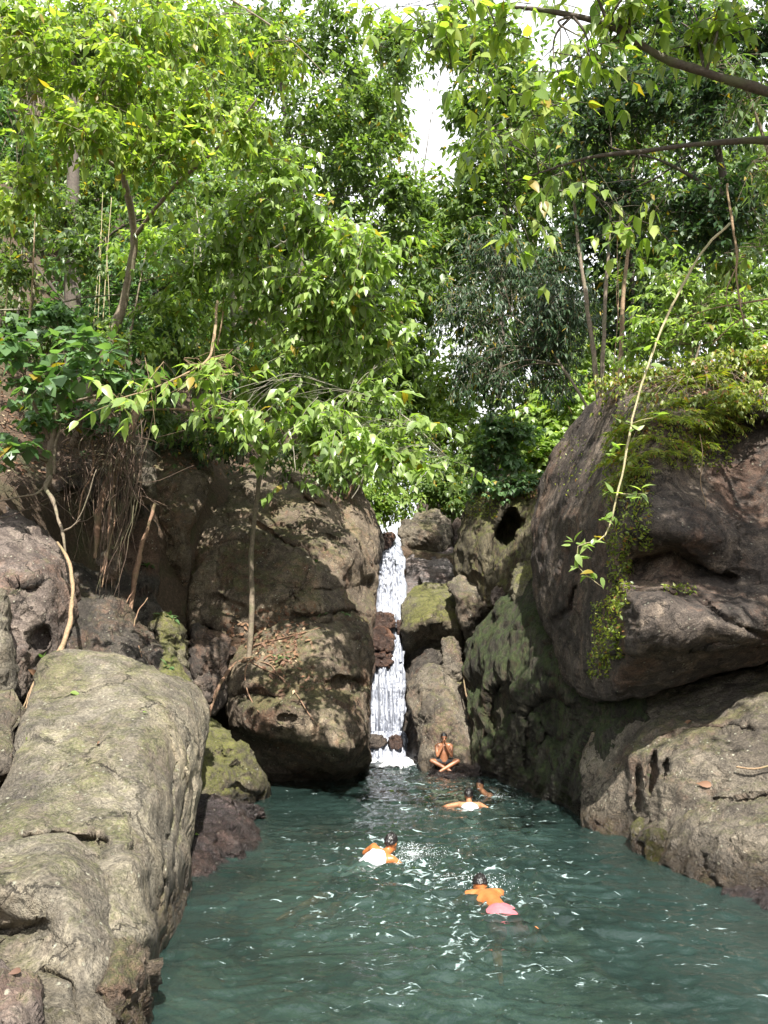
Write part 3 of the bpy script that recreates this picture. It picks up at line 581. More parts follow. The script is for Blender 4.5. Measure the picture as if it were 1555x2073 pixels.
# --- right bank
rock('cliff_boulder', 'long dark green wall of rock streaming with algae along the right of the pool',
     [(1000, 1232), (1040, 1200), (1085, 1180), (1140, 1190), (1230, 1300), (1300, 1420), (1320, 1560), (1320, 1720), (1275, 1730), (1200, 1702), (1120, 1655), (1040, 1608), (985, 1586), (964, 1568), (956, 1500), (950, 1420), (948, 1340), (958, 1290)],
     [(1020, 1230, 21.6), (1080, 1200, 20.6), (965, 1310, 22.2), (1040, 1300, 20.2), (1110, 1280, 18.6), (960, 1420, 21.6), (1030, 1400, 19.4), (1100, 1380, 18.0), (1180, 1380, 16.0), (970, 1540, 20.6), (1030, 1520, 18.8), (1090, 1540, 17.0), (1150, 1500, 15.8), (1220, 1500, 14.0), (1000, 1585, 19.4), (1080, 1625, 16.6), (1150, 1660, 14.4), (1200, 1640, 13.8), (1240, 1700, 12.9), (1290, 1650, 12.6), (1290, 1500, 13.0), (1250, 1350, 14.5)],
     'rock_algae', T=0.6, Tb=2.0, nang=320, nring=150, amp=0.12, seed=37, center=(1110, 1440), rim=4,
     dents=[(1010, 1450, 26, 90, 0.9, 4), (1075, 1500, 16, 90, 0.5, 2), (1130, 1450, 50, 70, 0.8)], strata=((0.8, -0.6, 0.12), 0.06, 1.6), ridge=0.03)
rock('cliff_boulder', 'huge dark overhanging boulder on the right, topped with ferns',
     [(1086, 1010), (1100, 965), (1135, 900), (1175, 840), (1215, 800), (1270, 772), (1340, 752), (1450, 738), (1560, 725), (1800, 700), (1880, 900), (1880, 1250), (1800, 1300), (1560, 1338), (1500, 1352), (1430, 1370), (1340, 1392), (1260, 1410), (1200, 1412), (1158, 1388), (1124, 1320), (1094, 1245), (1078, 1150), (1078, 1075)],
     [(1240, 1000, 12.8), (1300, 960, 12.4), (1265, 1080, 12.2), (1290, 880, 13.0), (1330, 850, 12.9), (1270, 790, 15.5), (1350, 762, 15.0), (1500, 744, 14.2), (1650, 735, 13.8), (1420, 850, 13.2), (1560, 840, 13.2), (1300, 1060, 11.9), (1380, 1080, 11.6), (1440, 1090, 11.8), (1400, 960, 13.0), (1480, 900, 13.5), (1500, 1020, 13.1), (1300, 1170, 12.5), (1400, 1165, 12.4), (1500, 1170, 12.2), (1240, 1150, 12.6), (1235, 1250, 12.0), (1260, 1215, 11.6), (1320, 1210, 11.25), (1420, 1230, 11.3), (1260, 1285, 11.3), (1340, 1275, 10.9), (1500, 1270, 11.0), (1225, 1350, 12.2), (1280, 1340, 11.6), (1400, 1330, 11.6), (1280, 1400, 12.4), (1420, 1365, 12.2), (1555, 1320, 11.9), (1700, 1000, 12.2), (1700, 1200, 11.3), (1100, 1000, 11.5), (1100, 1200, 11.2), (1150, 850, 13), (1120, 1400, 12)],
     'rock_rust', T=0.6, Tb=2.6, nang=420, nring=190, amp=0.05, freq=1.05, seed=38, center=(1400, 1090), rim=6, ridge=0.012,
     cracks=[([(1165, 1190), (1150, 1235), (1120, 1265)], 5, 0.45), ([(1245, 1200), (1330, 1200), (1420, 1210), (1470, 1255), (1555, 1290)], 5, 0.2), ([(1290, 1130), (1350, 1110), (1430, 1150)], 8, 0.25), ([(1340, 1330), (1440, 1300), (1555, 1300)], 6, 0.12)],
     dents=[(1260, 1310, 14, 40, 0.2)], strata=((0.3, 0.5, 0.8), 0.025, 1.0), facet=0.035,
     ctrl2=[(1085, 1020, 19.6), (1160, 880, 17.9), (1230, 800, 16.2), (1085, 1150, 18.8), (1150, 1050, 16.3), (1240, 1000, 13.2), (1240, 1150, 12.9), (1200, 1100, 14.4), (1140, 1200, 16.3), (1215, 1300, 13.3), (1180, 1330, 14.6), (1200, 1405, 14.0), (1130, 1290, 16.6), (1400, 1000, 8.0), (1400, 1300, 8.0), (1450, 780, 8.5)],
     ledges=[([(1268, 1138), (1300, 1126), (1360, 1108), (1420, 1132), (1500, 1165)], 0.55, 85), ([(1205, 1335), (1260, 1318), (1340, 1300), (1450, 1312), (1600, 1296)], 0.4, 0), ([(1380, 870), (1450, 850), (1560, 840), (1700, 830)], 0.5, 140)])
rock('boulder', 'broad brown rock slope under the huge overhanging boulder on the right',
     [(1180, 1600), (1186, 1530), (1215, 1470), (1260, 1432), (1330, 1404), (1440, 1376), (1560, 1346), (1850, 1300), (1880, 1500), (1880, 1750), (1560, 1700), (1450, 1720), (1350, 1740), (1300, 1745), (1262, 1726), (1215, 1700), (1186, 1660)],
     [(1200, 1500, 14.2), (1270, 1435, 13.9), (1400, 1390, 13.7), (1550, 1355, 13.4), (1250, 1510, 13.1), (1330, 1470, 12.6), (1450, 1460, 12.2), (1550, 1430, 12.0), (1220, 1590, 13.1), (1300, 1560, 12.2), (1380, 1540, 11.6), (1500, 1540, 11.2), (1240, 1660, 12.6), (1300, 1640, 11.9), (1380, 1610, 11.2), (1230, 1700, 12.4), (1290, 1720, 11.6), (1450, 1650, 10.8), (1750, 1500, 11.0)],
     'rock_grey', T=0.5, Tb=1.6, nang=300, nring=140, amp=0.09, freq=1.2, seed=39, center=(1430, 1550), rim=5, ridge=0.015, facet=0.03,
     dents=[(1320, 1570, 12, 60, 0.35, 6), (1290, 1600, 10, 50, 0.25, 4), (1350, 1560, 9, 34, 0.2)], cracks=[([(1330, 1500), (1420, 1470), (1555, 1480)], 5, 0.1)])
rock('boulder', 'speckled grey boulder at the right edge standing in the water',
     [(1290, 1700), (1318, 1650), (1360, 1618), (1420, 1594), (1500, 1578), (1560, 1562), (1850, 1540), (1880, 1800), (1700, 1870), (1560, 1838), (1500, 1832), (1460, 1822), (1420, 1808), (1372, 1790), (1330, 1765), (1296, 1738)],
     [(1320, 1660, 11.6), (1400, 1610, 11.3), (1550, 1575, 10.8), (1310, 1720, 11.0), (1370, 1690, 10.6), (1450, 1660, 10.2), (1550, 1650, 9.8), (1350, 1765, 10.3), (1430, 1760, 9.7), (1520, 1750, 9.2), (1450, 1810, 9.4), (1540, 1815, 9.1), (1750, 1700, 9.0)],
     'rock_grey', T=0.4, Tb=1.4, nang=260, nring=120, amp=0.075, freq=1.4, seed=40, center=(1480, 1710), rim=5, ridge=0.02, facet=0.035,
     cracks=[([(1390, 1640), (1450, 1620), (1555, 1610)], 5, 0.15), ([(1430, 1740), (1440, 1780), (1480, 1815)], 6, 0.2)])
rock('stone', 'yellow green slimy stone lobe at the right waterline',
     [(1276, 1690), (1286, 1664), (1304, 1660), (1316, 1690), (1312, 1724), (1296, 1742), (1280, 1730)],
     [(1296, 1690, 11.5), (1296, 1730, 11.4)], 'rock_moss', T=0.2, Tb=0.5, nang=80, nring=30, amp=0.04, freq=2, seed=41)
rock('stone', 'amber brown slimy stone lobe at the right waterline below the grey boulder',
     [(1300, 1700), (1318, 1684), (1346, 1690), (1360, 1720), (1356, 1756), (1336, 1772), (1310, 1756), (1300, 1735)],
     [(1325, 1710, 10.9), (1330, 1755, 10.6)], 'rock_mosswall', T=0.2, Tb=0.5, nang=80, nring=30, amp=0.05, freq=2, seed=42)
rock('stone', 'low wet stone under the grey boulder at the right edge of the water',
     [(1462, 1822), (1500, 1806), (1560, 1800), (1750, 1800), (1750, 1880), (1560, 1858), (1490, 1846)],
     [(1500, 1820, 8.9), (1560, 1830, 8.7), (1500, 1842, 8.7), (1700, 1840, 8.6)], 'rock_wet', T=0.2, Tb=0.6, nang=120, nring=36, amp=0.05, freq=2, seed=43, ridge=0.03)
# --- stones in the waterfall
for k, (lab, poly, Y) in enumerate([
    ('red brown stone at the very top of the waterfall', [(768, 1092), (780, 1080), (797, 1083), (797, 1098), (786, 1112), (769, 1112)], 28.4),
    ('flat red brown stone parting the waterfall, upper of the stack', [(750, 1244), (772, 1238), (798, 1244), (804, 1262), (794, 1273), (752, 1272)], 26.05),
    ('large red brown stone parting the waterfall, middle of the stack', [(750, 1278), (768, 1267), (786, 1272), (798, 1296), (797, 1316), (775, 1320), (752, 1310)], 25.5),
    ('red brown stone at the brink of the lower cascade', [(750, 1330), (774, 1323), (794, 1332), (793, 1348), (776, 1354), (750, 1350)], 25.3),
    ('rounded tan stone in the foam at the foot of the waterfall', [(744, 1496), (760, 1486), (778, 1490), (786, 1502), (774, 1512), (746, 1512)], 24.0),
    ('dark stone right of the tan one in the foam at the waterfall foot', [(786, 1500), (798, 1490), (812, 1496), (814, 1512), (800, 1522), (788, 1516)], 24.0),
    ('red brown stone on the right side of the waterfall, mid height', [(803, 1262), (812, 1252), (822, 1260), (822, 1282), (812, 1292), (804, 1284)], 26.2)]):
    p = np.array(poly, float); c = p.mean(0)
    rock('stone', lab, poly, [(c[0], c[1], Y)], 'rock_red' if k != 4 else 'rock_rust', T=0.18, Tb=0.5, nang=80, nring=30, amp=0.015, freq=1.6, seed=50 + k, jag=0.8, facet=0.05, fscale=0.9, rim=5)
# ------------------------------------------------------------------ pool water
def water_mat():
    m = bpy.data.materials.new('pool_water'); t, nd, L = nodes_of(m)
    out = N(t, 'ShaderNodeOutputMaterial')
    tc = N(t, 'ShaderNodeTexCoord')
    n0 = N(t, 'ShaderNodeTexNoise', Scale=0.45, Detail=4.0); L.new(tc.outputs['Object'], n0.inputs['Vector'])
    n1 = N(t, 'ShaderNodeTexNoise', Scale=7.0, Detail=5.0, Roughness=0.6, Distortion=0.6); L.new(tc.outputs['Object'], n1.inputs['Vector'])
    n2 = N(t, 'ShaderNodeTexNoise', Scale=26.0, Detail=3.0, Roughness=0.6); L.new(tc.outputs['Object'], n2.inputs['Vector'])
    h = math_n(t, 'ADD', n1.outputs['Fac'], math_n(t, 'MULTIPLY', n2.outputs['Fac'], 0.16))
    bp = N(t, 'ShaderNodeBump', Strength=0.5, Distance=0.05); L.new(h, bp.inputs['Height'])
    col = ramp(t, [(0.35, (0.018, 0.036, 0.032)), (0.62, (0.034, 0.066, 0.059))], n0.outputs['Fac']).outputs[0]
    df = N(t, 'ShaderNodeBsdfDiffuse'); L.new(col, df.inputs['Color'])
    tr = N(t, 'ShaderNodeBsdfTransparent'); tr.inputs['Color'].default_value = (0.42, 0.52, 0.46, 1)
    mx = N(t, 'ShaderNodeMixShader'); mx.inputs[0].default_value = 0.55; L.new(df.outputs[0], mx.inputs[1]); L.new(tr.outputs[0], mx.inputs[2])
    gl = N(t, 'ShaderNodeBsdfGlossy', Roughness=0.03); gl.inputs['Color'].default_value = (1, 1, 1, 1); L.new(bp.outputs[0], gl.inputs['Normal'])
    fr = N(t, 'ShaderNodeFresnel', IOR=1.48); L.new(bp.outputs[0], fr.inputs['Normal'])
    m2 = N(t, 'ShaderNodeMixShader'); L.new(fr.outputs[0], m2.inputs[0]); L.new(mx.outputs[0], m2.inputs[1]); L.new(gl.outputs[0], m2.inputs[2])
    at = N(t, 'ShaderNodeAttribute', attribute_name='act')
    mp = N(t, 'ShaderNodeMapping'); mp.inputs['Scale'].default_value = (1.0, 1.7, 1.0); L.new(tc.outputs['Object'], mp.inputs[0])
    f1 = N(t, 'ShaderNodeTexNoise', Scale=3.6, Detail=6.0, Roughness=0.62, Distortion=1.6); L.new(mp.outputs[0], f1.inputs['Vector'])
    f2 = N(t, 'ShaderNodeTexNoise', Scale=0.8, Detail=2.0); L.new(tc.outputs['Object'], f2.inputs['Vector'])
    fleck_mask = math_n(t, 'ADD', f1.outputs['Fac'], math_n(t, 'ADD', math_n(t, 'MULTIPLY', at.outputs['Fac'], 0.09), math_n(t, 'MULTIPLY', f2.outputs['Fac'], 0.16)))
    fleck = N(t, 'ShaderNodeBsdfDiffuse'); fleck.inputs['Color'].default_value = (0.30, 0.38, 0.38, 1)  # pale flecks painted in for sky glints on the ripples, along with foam
    m3 = N(t, 'ShaderNodeMixShader'); L.new(maprange(t, fleck_mask, 0.785, 0.86, 0.0, 0.85), m3.inputs[0]); L.new(m2.outputs[0], m3.inputs[1]); L.new(fleck.outputs[0], m3.inputs[2])
    L.new(m3.outputs[0], out.inputs[0])
    return m
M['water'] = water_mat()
SWIM = [(0.02, 10.9), (1.25, 9.3), (1.75, 16.6), (2.25, 17.6), (0.05, 24.0)]
def water_act(x, y):
    a = 0.42 + 0.70 * np.exp(-((x - 0.9 - 0.05 * (y - 10)) / 1.9) ** 2)
    for (sx_, sy_) in SWIM[:4]: a = a + 0.5 * np.exp(-np.hypot(x - sx_, y - sy_) ** 2 / 1.2)
    return np.minimum(a, 1.5) * smooth(3.0, 7.0, y)
def water_z(x, y):
    x = np.asarray(x, float); y = np.asarray(y, float)
    q = np.stack([x, y, 0 * x], -1)
    wq = q + 0.22 * np.stack([fbm(q * 1.5, 2), fbm(q * 1.5 + 11, 2), 0 * x], -1)
    act = water_act(x, y)
    z = 0.020 * fbm(wq * np.array([1.1, 1.9, 1]), 2) * (0.4 + 0.6 * act)
    z = z + 0.024 * act * (1 - 2.2 * np.abs(vnoise(wq * np.array([2.6, 4.4, 1]) + 3))) + 0.017 * act * (1 - 2.2 * np.abs(vnoise(wq * np.array([5.5, 8.5, 1]) + 8)))
    z = z + 0.0045 * act * fbm(q * np.array([13.0, 19.0, 1]), 2)
    for (sx_, sy_) in SWIM[:4]:
        r = np.hypot(x - sx_, y - sy_)
        z = z + 0.013 * np.cos(r * 12 + 1.2 * fbm(q * 2, 2)) * np.exp(-r / 0.9)
    r = np.hypot(x - 0.1, y - 24.2); z = z + 0.06 * np.exp(-(r / 1.6) ** 2) * fbm(q * 5, 3)
    return z
wx = np.linspace(-4.2, 6.0, 280); wy = np.concatenate([np.linspace(4.2, 13, 270), np.linspace(13, 27, 170)[1:]])
WX, WY = np.meshgrid(wx, wy); WZ = water_z(WX, WY)
nx, ny = len(wx), len(wy); ii = (np.arange(ny - 1)[:, None] * nx + np.arange(nx - 1)[None]).ravel()
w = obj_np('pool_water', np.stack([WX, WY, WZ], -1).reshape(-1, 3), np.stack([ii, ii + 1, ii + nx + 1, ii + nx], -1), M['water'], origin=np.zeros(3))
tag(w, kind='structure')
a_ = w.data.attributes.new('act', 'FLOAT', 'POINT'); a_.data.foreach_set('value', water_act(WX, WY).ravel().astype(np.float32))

# ------------------------------------------------------------------ waterfall
def fall_mat(dark=0.5):
    m = bpy.data.materials.new('white_water'); t, nd, L = nodes_of(m)
    out = N(t, 'ShaderNodeOutputMaterial'); bs = N(t, 'ShaderNodeBsdfPrincipled', Roughness=0.35); 
    tc = N(t, 'ShaderNodeTexCoord'); mp = N(t, 'ShaderNodeMapping'); mp.inputs['Scale'].default_value = (10.0, 10.0, 0.42); L.new(tc.outputs['Object'], mp.inputs[0])
    n1 = N(t, 'ShaderNodeTexNoise', Scale=1.2, Detail=4.0, Roughness=0.55, Distortion=0.25); L.new(mp.outputs[0], n1.inputs['Vector'])
    n2 = N(t, 'ShaderNodeTexNoise', Scale=1.3, Detail=3.0); L.new(tc.outputs['Object'], n2.inputs['Vector'])
    v = math_n(t, 'ADD', n1.outputs['Fac'], math_n(t, 'MULTIPLY', n2.outputs['Fac'], 0.35))
    L.new(ramp(t, [(0.45, (0.10, 0.11, 0.14)), (0.62, (0.19, 0.205, 0.25)), (0.8, (0.34, 0.36, 0.41))], v).outputs[0], bs.inputs['Base Color'])
    bp = N(t, 'ShaderNodeBump', Strength=0.45, Distance=0.05); L.new(n1.outputs['Fac'], bp.inputs['Height']); L.new(bp.outputs[0], bs.inputs['Normal'])
    tr = N(t, 'ShaderNodeBsdfTransparent'); mx = N(t, 'ShaderNodeMixShader')
    L.new(maprange(t, v, 0.48, 0.62, 0.30, 1.0), mx.inputs[0]); L.new(tr.outputs[0], mx.inputs[1]); L.new(bs.outputs[0], mx.inputs[2])
    L.new(mx.outputs[0], out.inputs[0]); return m
M['fall'] = fall_mat()
wf = thing('waterfall', 'white waterfall dropping in steps through the narrow cleft at the head of the pool', 'waterfall', PW(785, 1540))
def cascade(name, rows, ncol=60, nrow=160, amp=0.10, seed=0):
    rows = np.asarray(rows, float); py = np.linspace(rows[0, 0], rows[-1, 0], nrow)
    l = np.interp(py, rows[:, 0], rows[:, 1]); r = np.interp(py, rows[:, 0], rows[:, 2]); Y = np.interp(py, rows[:, 0], rows[:, 3])
    u = np.linspace(0, 1, ncol)
    px = l[:, None] + (r - l)[:, None] * u; PY = np.repeat(py[:, None], ncol, 1)
    px = px + 3.4 * fbm(np.stack([0 * px + seed, PY / 22, u[None] * 3 + 0 * px], -1), 3)
    q = np.stack([px / 7.0, PY / 120.0, 0 * px + seed], -1)
    Yd = Y[:, None] - amp * fbm(q, 4, 0.6) - 0.28 * np.sin(np.pi * u)[None] ** 0.6 - 0.012 * fbm(np.stack([px / 3, PY / 9, 0 * px + 3], -1), 2)
    V = P(px, PY, Yd).reshape(-1, 3); back = P(px, PY, Y[:, None] + 0.35 + 0 * px).reshape(-1, 3)
    ii = (np.arange(nrow - 1)[:, None] * ncol + np.arange(ncol - 1)[None]).ravel()
    Fq = np.stack([ii, ii + ncol, ii + ncol + 1, ii + 1], -1); n = len(V)
    rim = np.concatenate([np.arange(ncol), np.arange(1, nrow) * ncol + ncol - 1, (nrow - 1) * ncol + np.arange(ncol - 2, -1, -1), np.arange(nrow - 2, 0, -1) * ncol])
    r2 = np.roll(rim, -1); side = np.stack([rim, r2, r2 + n, rim + n], -1)
    return obj_np(name, np.concatenate([V, back]), [Fq, Fq[:, ::-1] + n, side], M['fall'], wf)
cascade('upper_cascade', [(1086, 782, 800, 29.4), (1100, 771, 807, 29.0), (1130, 765, 818, 28.4), (1180, 762, 822, 27.7), (1240, 757, 820, 27.0), (1275, 757, 818, 26.7)], seed=1)
cascade('middle_cascade', [(1266, 783, 816, 26.75), (1300, 788, 817, 26.4), (1340, 780, 818, 26.0)], seed=2, nrow=120, ncol=40)
cascade('lower_cascade', [(1318, 752, 818, 26.1), (1345, 751, 818, 25.8), (1400, 748, 821, 25.5), (1484, 744, 817, 25.2)], seed=3, amp=0.13)
cascade('side_cascade', [(1300, 756, 770, 26.25), (1330, 754, 768, 26.0)], seed=6, nrow=40, ncol=20)
cascade('foot_cascade', [(1480, 744, 820, 24.9), (1498, 742, 822, 24.6), (1515, 741, 826, 24.4), (1546, 738, 834, 24.1)], seed=4, nrow=120)
# churned foam at the foot
def foam_mat():
    m = bpy.data.materials.new('foam'); t, nd, L = nodes_of(m)
    out = N(t, 'ShaderNodeOutputMaterial'); bs = N(t, 'ShaderNodeBsdfPrincipled', Roughness=0.6); bs.inputs['Base Color'].default_value = (0.80, 0.83, 0.86, 1)
    tc = N(t, 'ShaderNodeTexCoord'); n1 = N(t, 'ShaderNodeTexNoise', Scale=5.0, Detail=8.0, Roughness=0.7, Distortion=0.8); L.new(tc.outputs['Object'], n1.inputs['Vector'])
    tr = N(t, 'ShaderNodeBsdfTransparent'); mx = N(t, 'ShaderNodeMixShader')
    at = N(t, 'ShaderNodeAttribute', attribute_name='cover')
    L.new(maprange(t, math_n(t, 'ADD', n1.outputs['Fac'], math_n(t, 'SUBTRACT', at.outputs['Fac'], 0.5)), 0.5, 0.62), mx.inputs[0])
    L.new(tr.outputs[0], mx.inputs[1]); L.new(bs.outputs[0], mx.inputs[2]); L.new(mx.outputs[0], out.inputs[0])
    bp = N(t, 'ShaderNodeBump', Strength=0.6, Distance=0.05); L.new(n1.outputs['Fac'], bp.inputs['Height']); L.new(bp.outputs[0], bs.inputs['Normal'])
    return m
M['foam'] = foam_mat()
def foam_sheet(name, x0, x1, y0, y1, cov, parent=None, n=90, h=0.02, kind=None):
    X, Y = np.meshgrid(np.linspace(x0, x1, n), np.linspace(y0, y1, n)); c = cov(X, Y)
    Z = water_z(X, Y) + 0.004 + h * np.clip(c, 0, 1) * (1 + fbm(np.stack([X * 6, Y * 6, 0 * X], -1), 3))
    ii = (np.arange(n - 1)[:, None] * n + np.arange(n - 1)[None]).ravel()
    o = obj_np(name, np.stack([X, Y, Z], -1).reshape(-1, 3), np.stack([ii, ii + 1, ii + n + 1, ii + n], -1), M['foam'], parent)
    a = o.data.attributes.new('cover', 'FLOAT', 'POINT'); a.data.foreach_set('value', c.ravel().astype(np.float32))
    return o
foam_sheet('foam', -1.3, 1.6, 20.9, 24.6, lambda X, Y: 1.35 * np.exp(-((X - 0.2) / 0.95) ** 2) * smooth(20.9, 23.4, Y), wf, h=0.07)
# ------------------------------------------------------------------ foliage
def leaf_mat(name, ca, cb, cc, trans=0.38, tcol=None, rough=0.42, spec=0.5, odd=(0.30, 0.22, 0.03), oddp=0.022):
    m = bpy.data.materials.new(name); t, nd, L = nodes_of(m)
    out = N(t, 'ShaderNodeOutputMaterial'); bs = N(t, 'ShaderNodeBsdfPrincipled', Roughness=rough); bs.inputs['Specular IOR Level'].default_value = spec
    ge = N(t, 'ShaderNodeNewGeometry'); oi = N(t, 'ShaderNodeObjectInfo')
    r = math_n(t, 'FRACT', math_n(t, 'ADD', ge.outputs['Random Per Island'], oi.outputs['Random']))
    c = ramp(t, [(0.0, ca), (0.5, cb), (0.92, cc), (1.0 - oddp, cc), (1.0 - oddp + 0.001, odd)], r).outputs[0]
    tc = N(t, 'ShaderNodeTexCoord'); n = N(t, 'ShaderNodeTexNoise', Scale=0.6, Detail=2.0); L.new(ge.outputs['Position'], n.inputs['Vector'])
    c = mix(t, c, (0.55, 0.6, 0.5), maprange(t, n.outputs['Fac'], 0.42, 0.6, 0.5, 0.0), 'MULTIPLY')
    L.new(c, bs.inputs['Base Color'])
    tr = N(t, 'ShaderNodeBsdfTranslucent'); tt = mix(t, c, tcol or (1.6, 1.75, 0.7), 1.0, 'MULTIPLY'); L.new(tt, tr.inputs['Color'])
    mx = N(t, 'ShaderNodeMixShader'); mx.inputs[0].default_value = trans; L.new(bs.outputs[0], mx.inputs[1]); L.new(tr.outputs[0], mx.inputs[2])
    L.new(mx.outputs[0], out.inputs[0]); return m
M['leaf_bright'] = leaf_mat('leaf_bright', (0.135, 0.22, 0.05), (0.215, 0.31, 0.078), (0.31, 0.40, 0.13), 0.47, rough=0.34, spec=0.7)
M['leaf_yellow'] = leaf_mat('leaf_yellow', (0.12, 0.20, 0.038), (0.205, 0.29, 0.055), (0.30, 0.36, 0.085), 0.5)
M['leaf_mid'] = leaf_mat('leaf_mid', (0.065, 0.115, 0.036), (0.11, 0.175, 0.052), (0.17, 0.235, 0.075), 0.42)
M['leaf_teal'] = leaf_mat('leaf_teal', (0.06, 0.125, 0.05), (0.095, 0.18, 0.07), (0.14, 0.235, 0.095), 0.38)
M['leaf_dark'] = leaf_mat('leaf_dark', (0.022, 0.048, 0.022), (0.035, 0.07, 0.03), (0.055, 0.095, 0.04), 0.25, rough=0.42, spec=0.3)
M['leaf_far'] = leaf_mat('leaf_far', (0.09, 0.145, 0.048), (0.145, 0.215, 0.065), (0.22, 0.285, 0.095), 0.47)
M['leaf_fern'] = leaf_mat('leaf_fern', (0.10, 0.15, 0.022), (0.17, 0.22, 0.03), (0.27, 0.28, 0.04), 0.4, odd=(0.25, 0.13, 0.04), oddp=0.08)
M['leaf_litter'] = leaf_mat('leaf_litter', (0.09, 0.045, 0.028), (0.17, 0.085, 0.05), (0.27, 0.16, 0.095), 0.15, odd=(0.4, 0.3, 0.2), oddp=0.12, rough=0.7)
def bark_mat(name, a, b, sc=18.0):
    m = bpy.data.materials.new(name); t, nd, L = nodes_of(m)
    out = N(t, 'ShaderNodeOutputMaterial'); bs = N(t, 'ShaderNodeBsdfPrincipled', Roughness=0.85); L.new(bs.outputs[0], out.inputs[0])
    ge = N(t, 'ShaderNodeNewGeometry'); n = N(t, 'ShaderNodeTexNoise', Scale=sc, Detail=6.0, Roughness=0.65); L.new(ge.outputs['Position'], n.inputs['Vector'])
    n2 = N(t, 'ShaderNodeTexNoise', Scale=3.0, Detail=3.0); L.new(ge.outputs['Position'], n2.inputs['Vector'])
    c = ramp(t, [(0.3, a), (0.7, b)], n.outputs['Fac']).outputs[0]
    c = mix(t, c, (0.10, 0.12, 0.05), maprange(t, n2.outputs['Fac'], 0.5, 0.7, 0, 0.5)); L.new(c, bs.inputs['Base Color'])
    bp = N(t, 'ShaderNodeBump', Strength=0.7, Distance=0.02); L.new(n.outputs['Fac'], bp.inputs['Height']); L.new(bp.outputs[0], bs.inputs['Normal'])
    return m
M['bark'] = bark_mat('bark', (0.09, 0.07, 0.05), (0.22, 0.175, 0.125))
M['bark_dark'] = bark_mat('bark_dark', (0.035, 0.028, 0.022), (0.09, 0.07, 0.055))
M['bark_tan'] = bark_mat('bark_tan', (0.15, 0.095, 0.055), (0.30, 0.21, 0.125), 25)
M['bark_grey'] = bark_mat('bark_grey', (0.16, 0.145, 0.115), (0.30, 0.275, 0.22))
M['root'] = bark_mat('root', (0.11, 0.06, 0.04), (0.26, 0.16, 0.10), 25)
M['root_dark'] = bark_mat('root_dark', (0.03, 0.02, 0.016), (0.12, 0.075, 0.05), 9)
M['stem_pale'] = bark_mat('stem_pale', (0.24, 0.20, 0.11), (0.40, 0.35, 0.21), 30)

SHAPES = {'point': ([.0, .12, .34, .6, .84, 1.0], [.015, .17, .235, .185, .06, 0]),
          'round': ([.0, .06, .30, .6, .86, 1.0], [.10, .30, .41, .36, .15, 0]),
          'lance': ([.0, .15, .4, .65, .88, 1.0], [.012, .08, .115, .095, .035, 0])}
def leaf_tmpl(kind, q, bend=0.22, fold=0.10, twist=0.0):
    y, w = SHAPES[kind]
    if q == 'lo': y, w = [0, .42, 1.0], [0, w[2], 0]
    elif q == 'mid': return np.array([(0, 0, 0), (-w[2], .38, fold * w[2] * 2 - bend * .14), (0, .46, -bend * .2), (w[2], .38, fold * w[2] * 2 - bend * .14), (0, 1, -bend)], float), np.array([(0, 2, 1), (0, 3, 2), (1, 2, 4), (2, 3, 4)])
    V = [(0, 0, 0)]; F = []
    prev = None
    for i, (a, b) in enumerate(zip(y, w)):
        z = -bend * a * a
        if i == 0: continue
        if i == len(y) - 1:
            V.append((0, a, z)); k = len(V) - 1
            F += [(prev[0], prev[1], k), (prev[1], prev[2], k)]
        else:
            tw = twist * a
            k = len(V); V += [(-b, a - .02, z + fold * b * 2 + tw * b), (0, a, z), (b, a - .02, z + fold * b * 2 - tw * b)]
            cur = (k, k + 1, k + 2)
            if prev is None: F += [(0, cur[1], cur[0]), (0, cur[2], cur[1])]
            else: F += [(prev[0], prev[1], cur[1]), (prev[0], cur[1], cur[0]), (prev[1], prev[2], cur[2]), (prev[1], cur[2], cur[1])]
            prev = cur
    return np.array(V, float), np.array(F, int)
LEAF_MESH = {}
def leaf_meshes(kind, mat):
    key = (kind, mat)
    if key not in LEAF_MESH:
        ms = []
        for k, (b, f, tw) in enumerate([(0.12, 0.12, 0.1), (0.3, 0.16, -0.15), (0.2, 0.05, 0.25), (0.42, 0.2, 0.0), (0.02, 0.1, -0.1)]):
            V, F = leaf_tmpl(kind, 'hi', b, f, tw); me = mesh_np('leaf', V, F); me.materials.append(M[mat]); ms.append(me)
        LEAF_MESH[key] = ms
    return LEAF_MESH[key]
def unit(a): return a / (np.linalg.norm(a, axis=-1, keepdims=True) + 1e-9)
def frames(Y, up):
    Y = unit(Y); X = unit(np.cross(Y, up)); Z = np.cross(X, Y)
    return np.stack([X, Y, Z], -1)          # columns
def place_leaves(geo, kind, q, pos, R, sc):
    n = len(pos)
    if not n: return
    var = RNG.integers(0, 3, n)
    for v, (b, f, tw) in enumerate([(0.15, 0.12, 0.1), (0.34, 0.16, -0.15), (0.05, 0.07, 0.2)]):
        s = var == v
        if not s.any(): continue
        T, F = leaf_tmpl(kind, q, b, f, tw)
        V = np.einsum('nij,kj->nki', R[s], T) * sc[s][:, None, None] + pos[s][:, None]
        k = s.sum(); geo.add(V.reshape(-1, 3), (F[None] + (np.arange(k) * len(T))[:, None, None]).reshape(-1, 3))
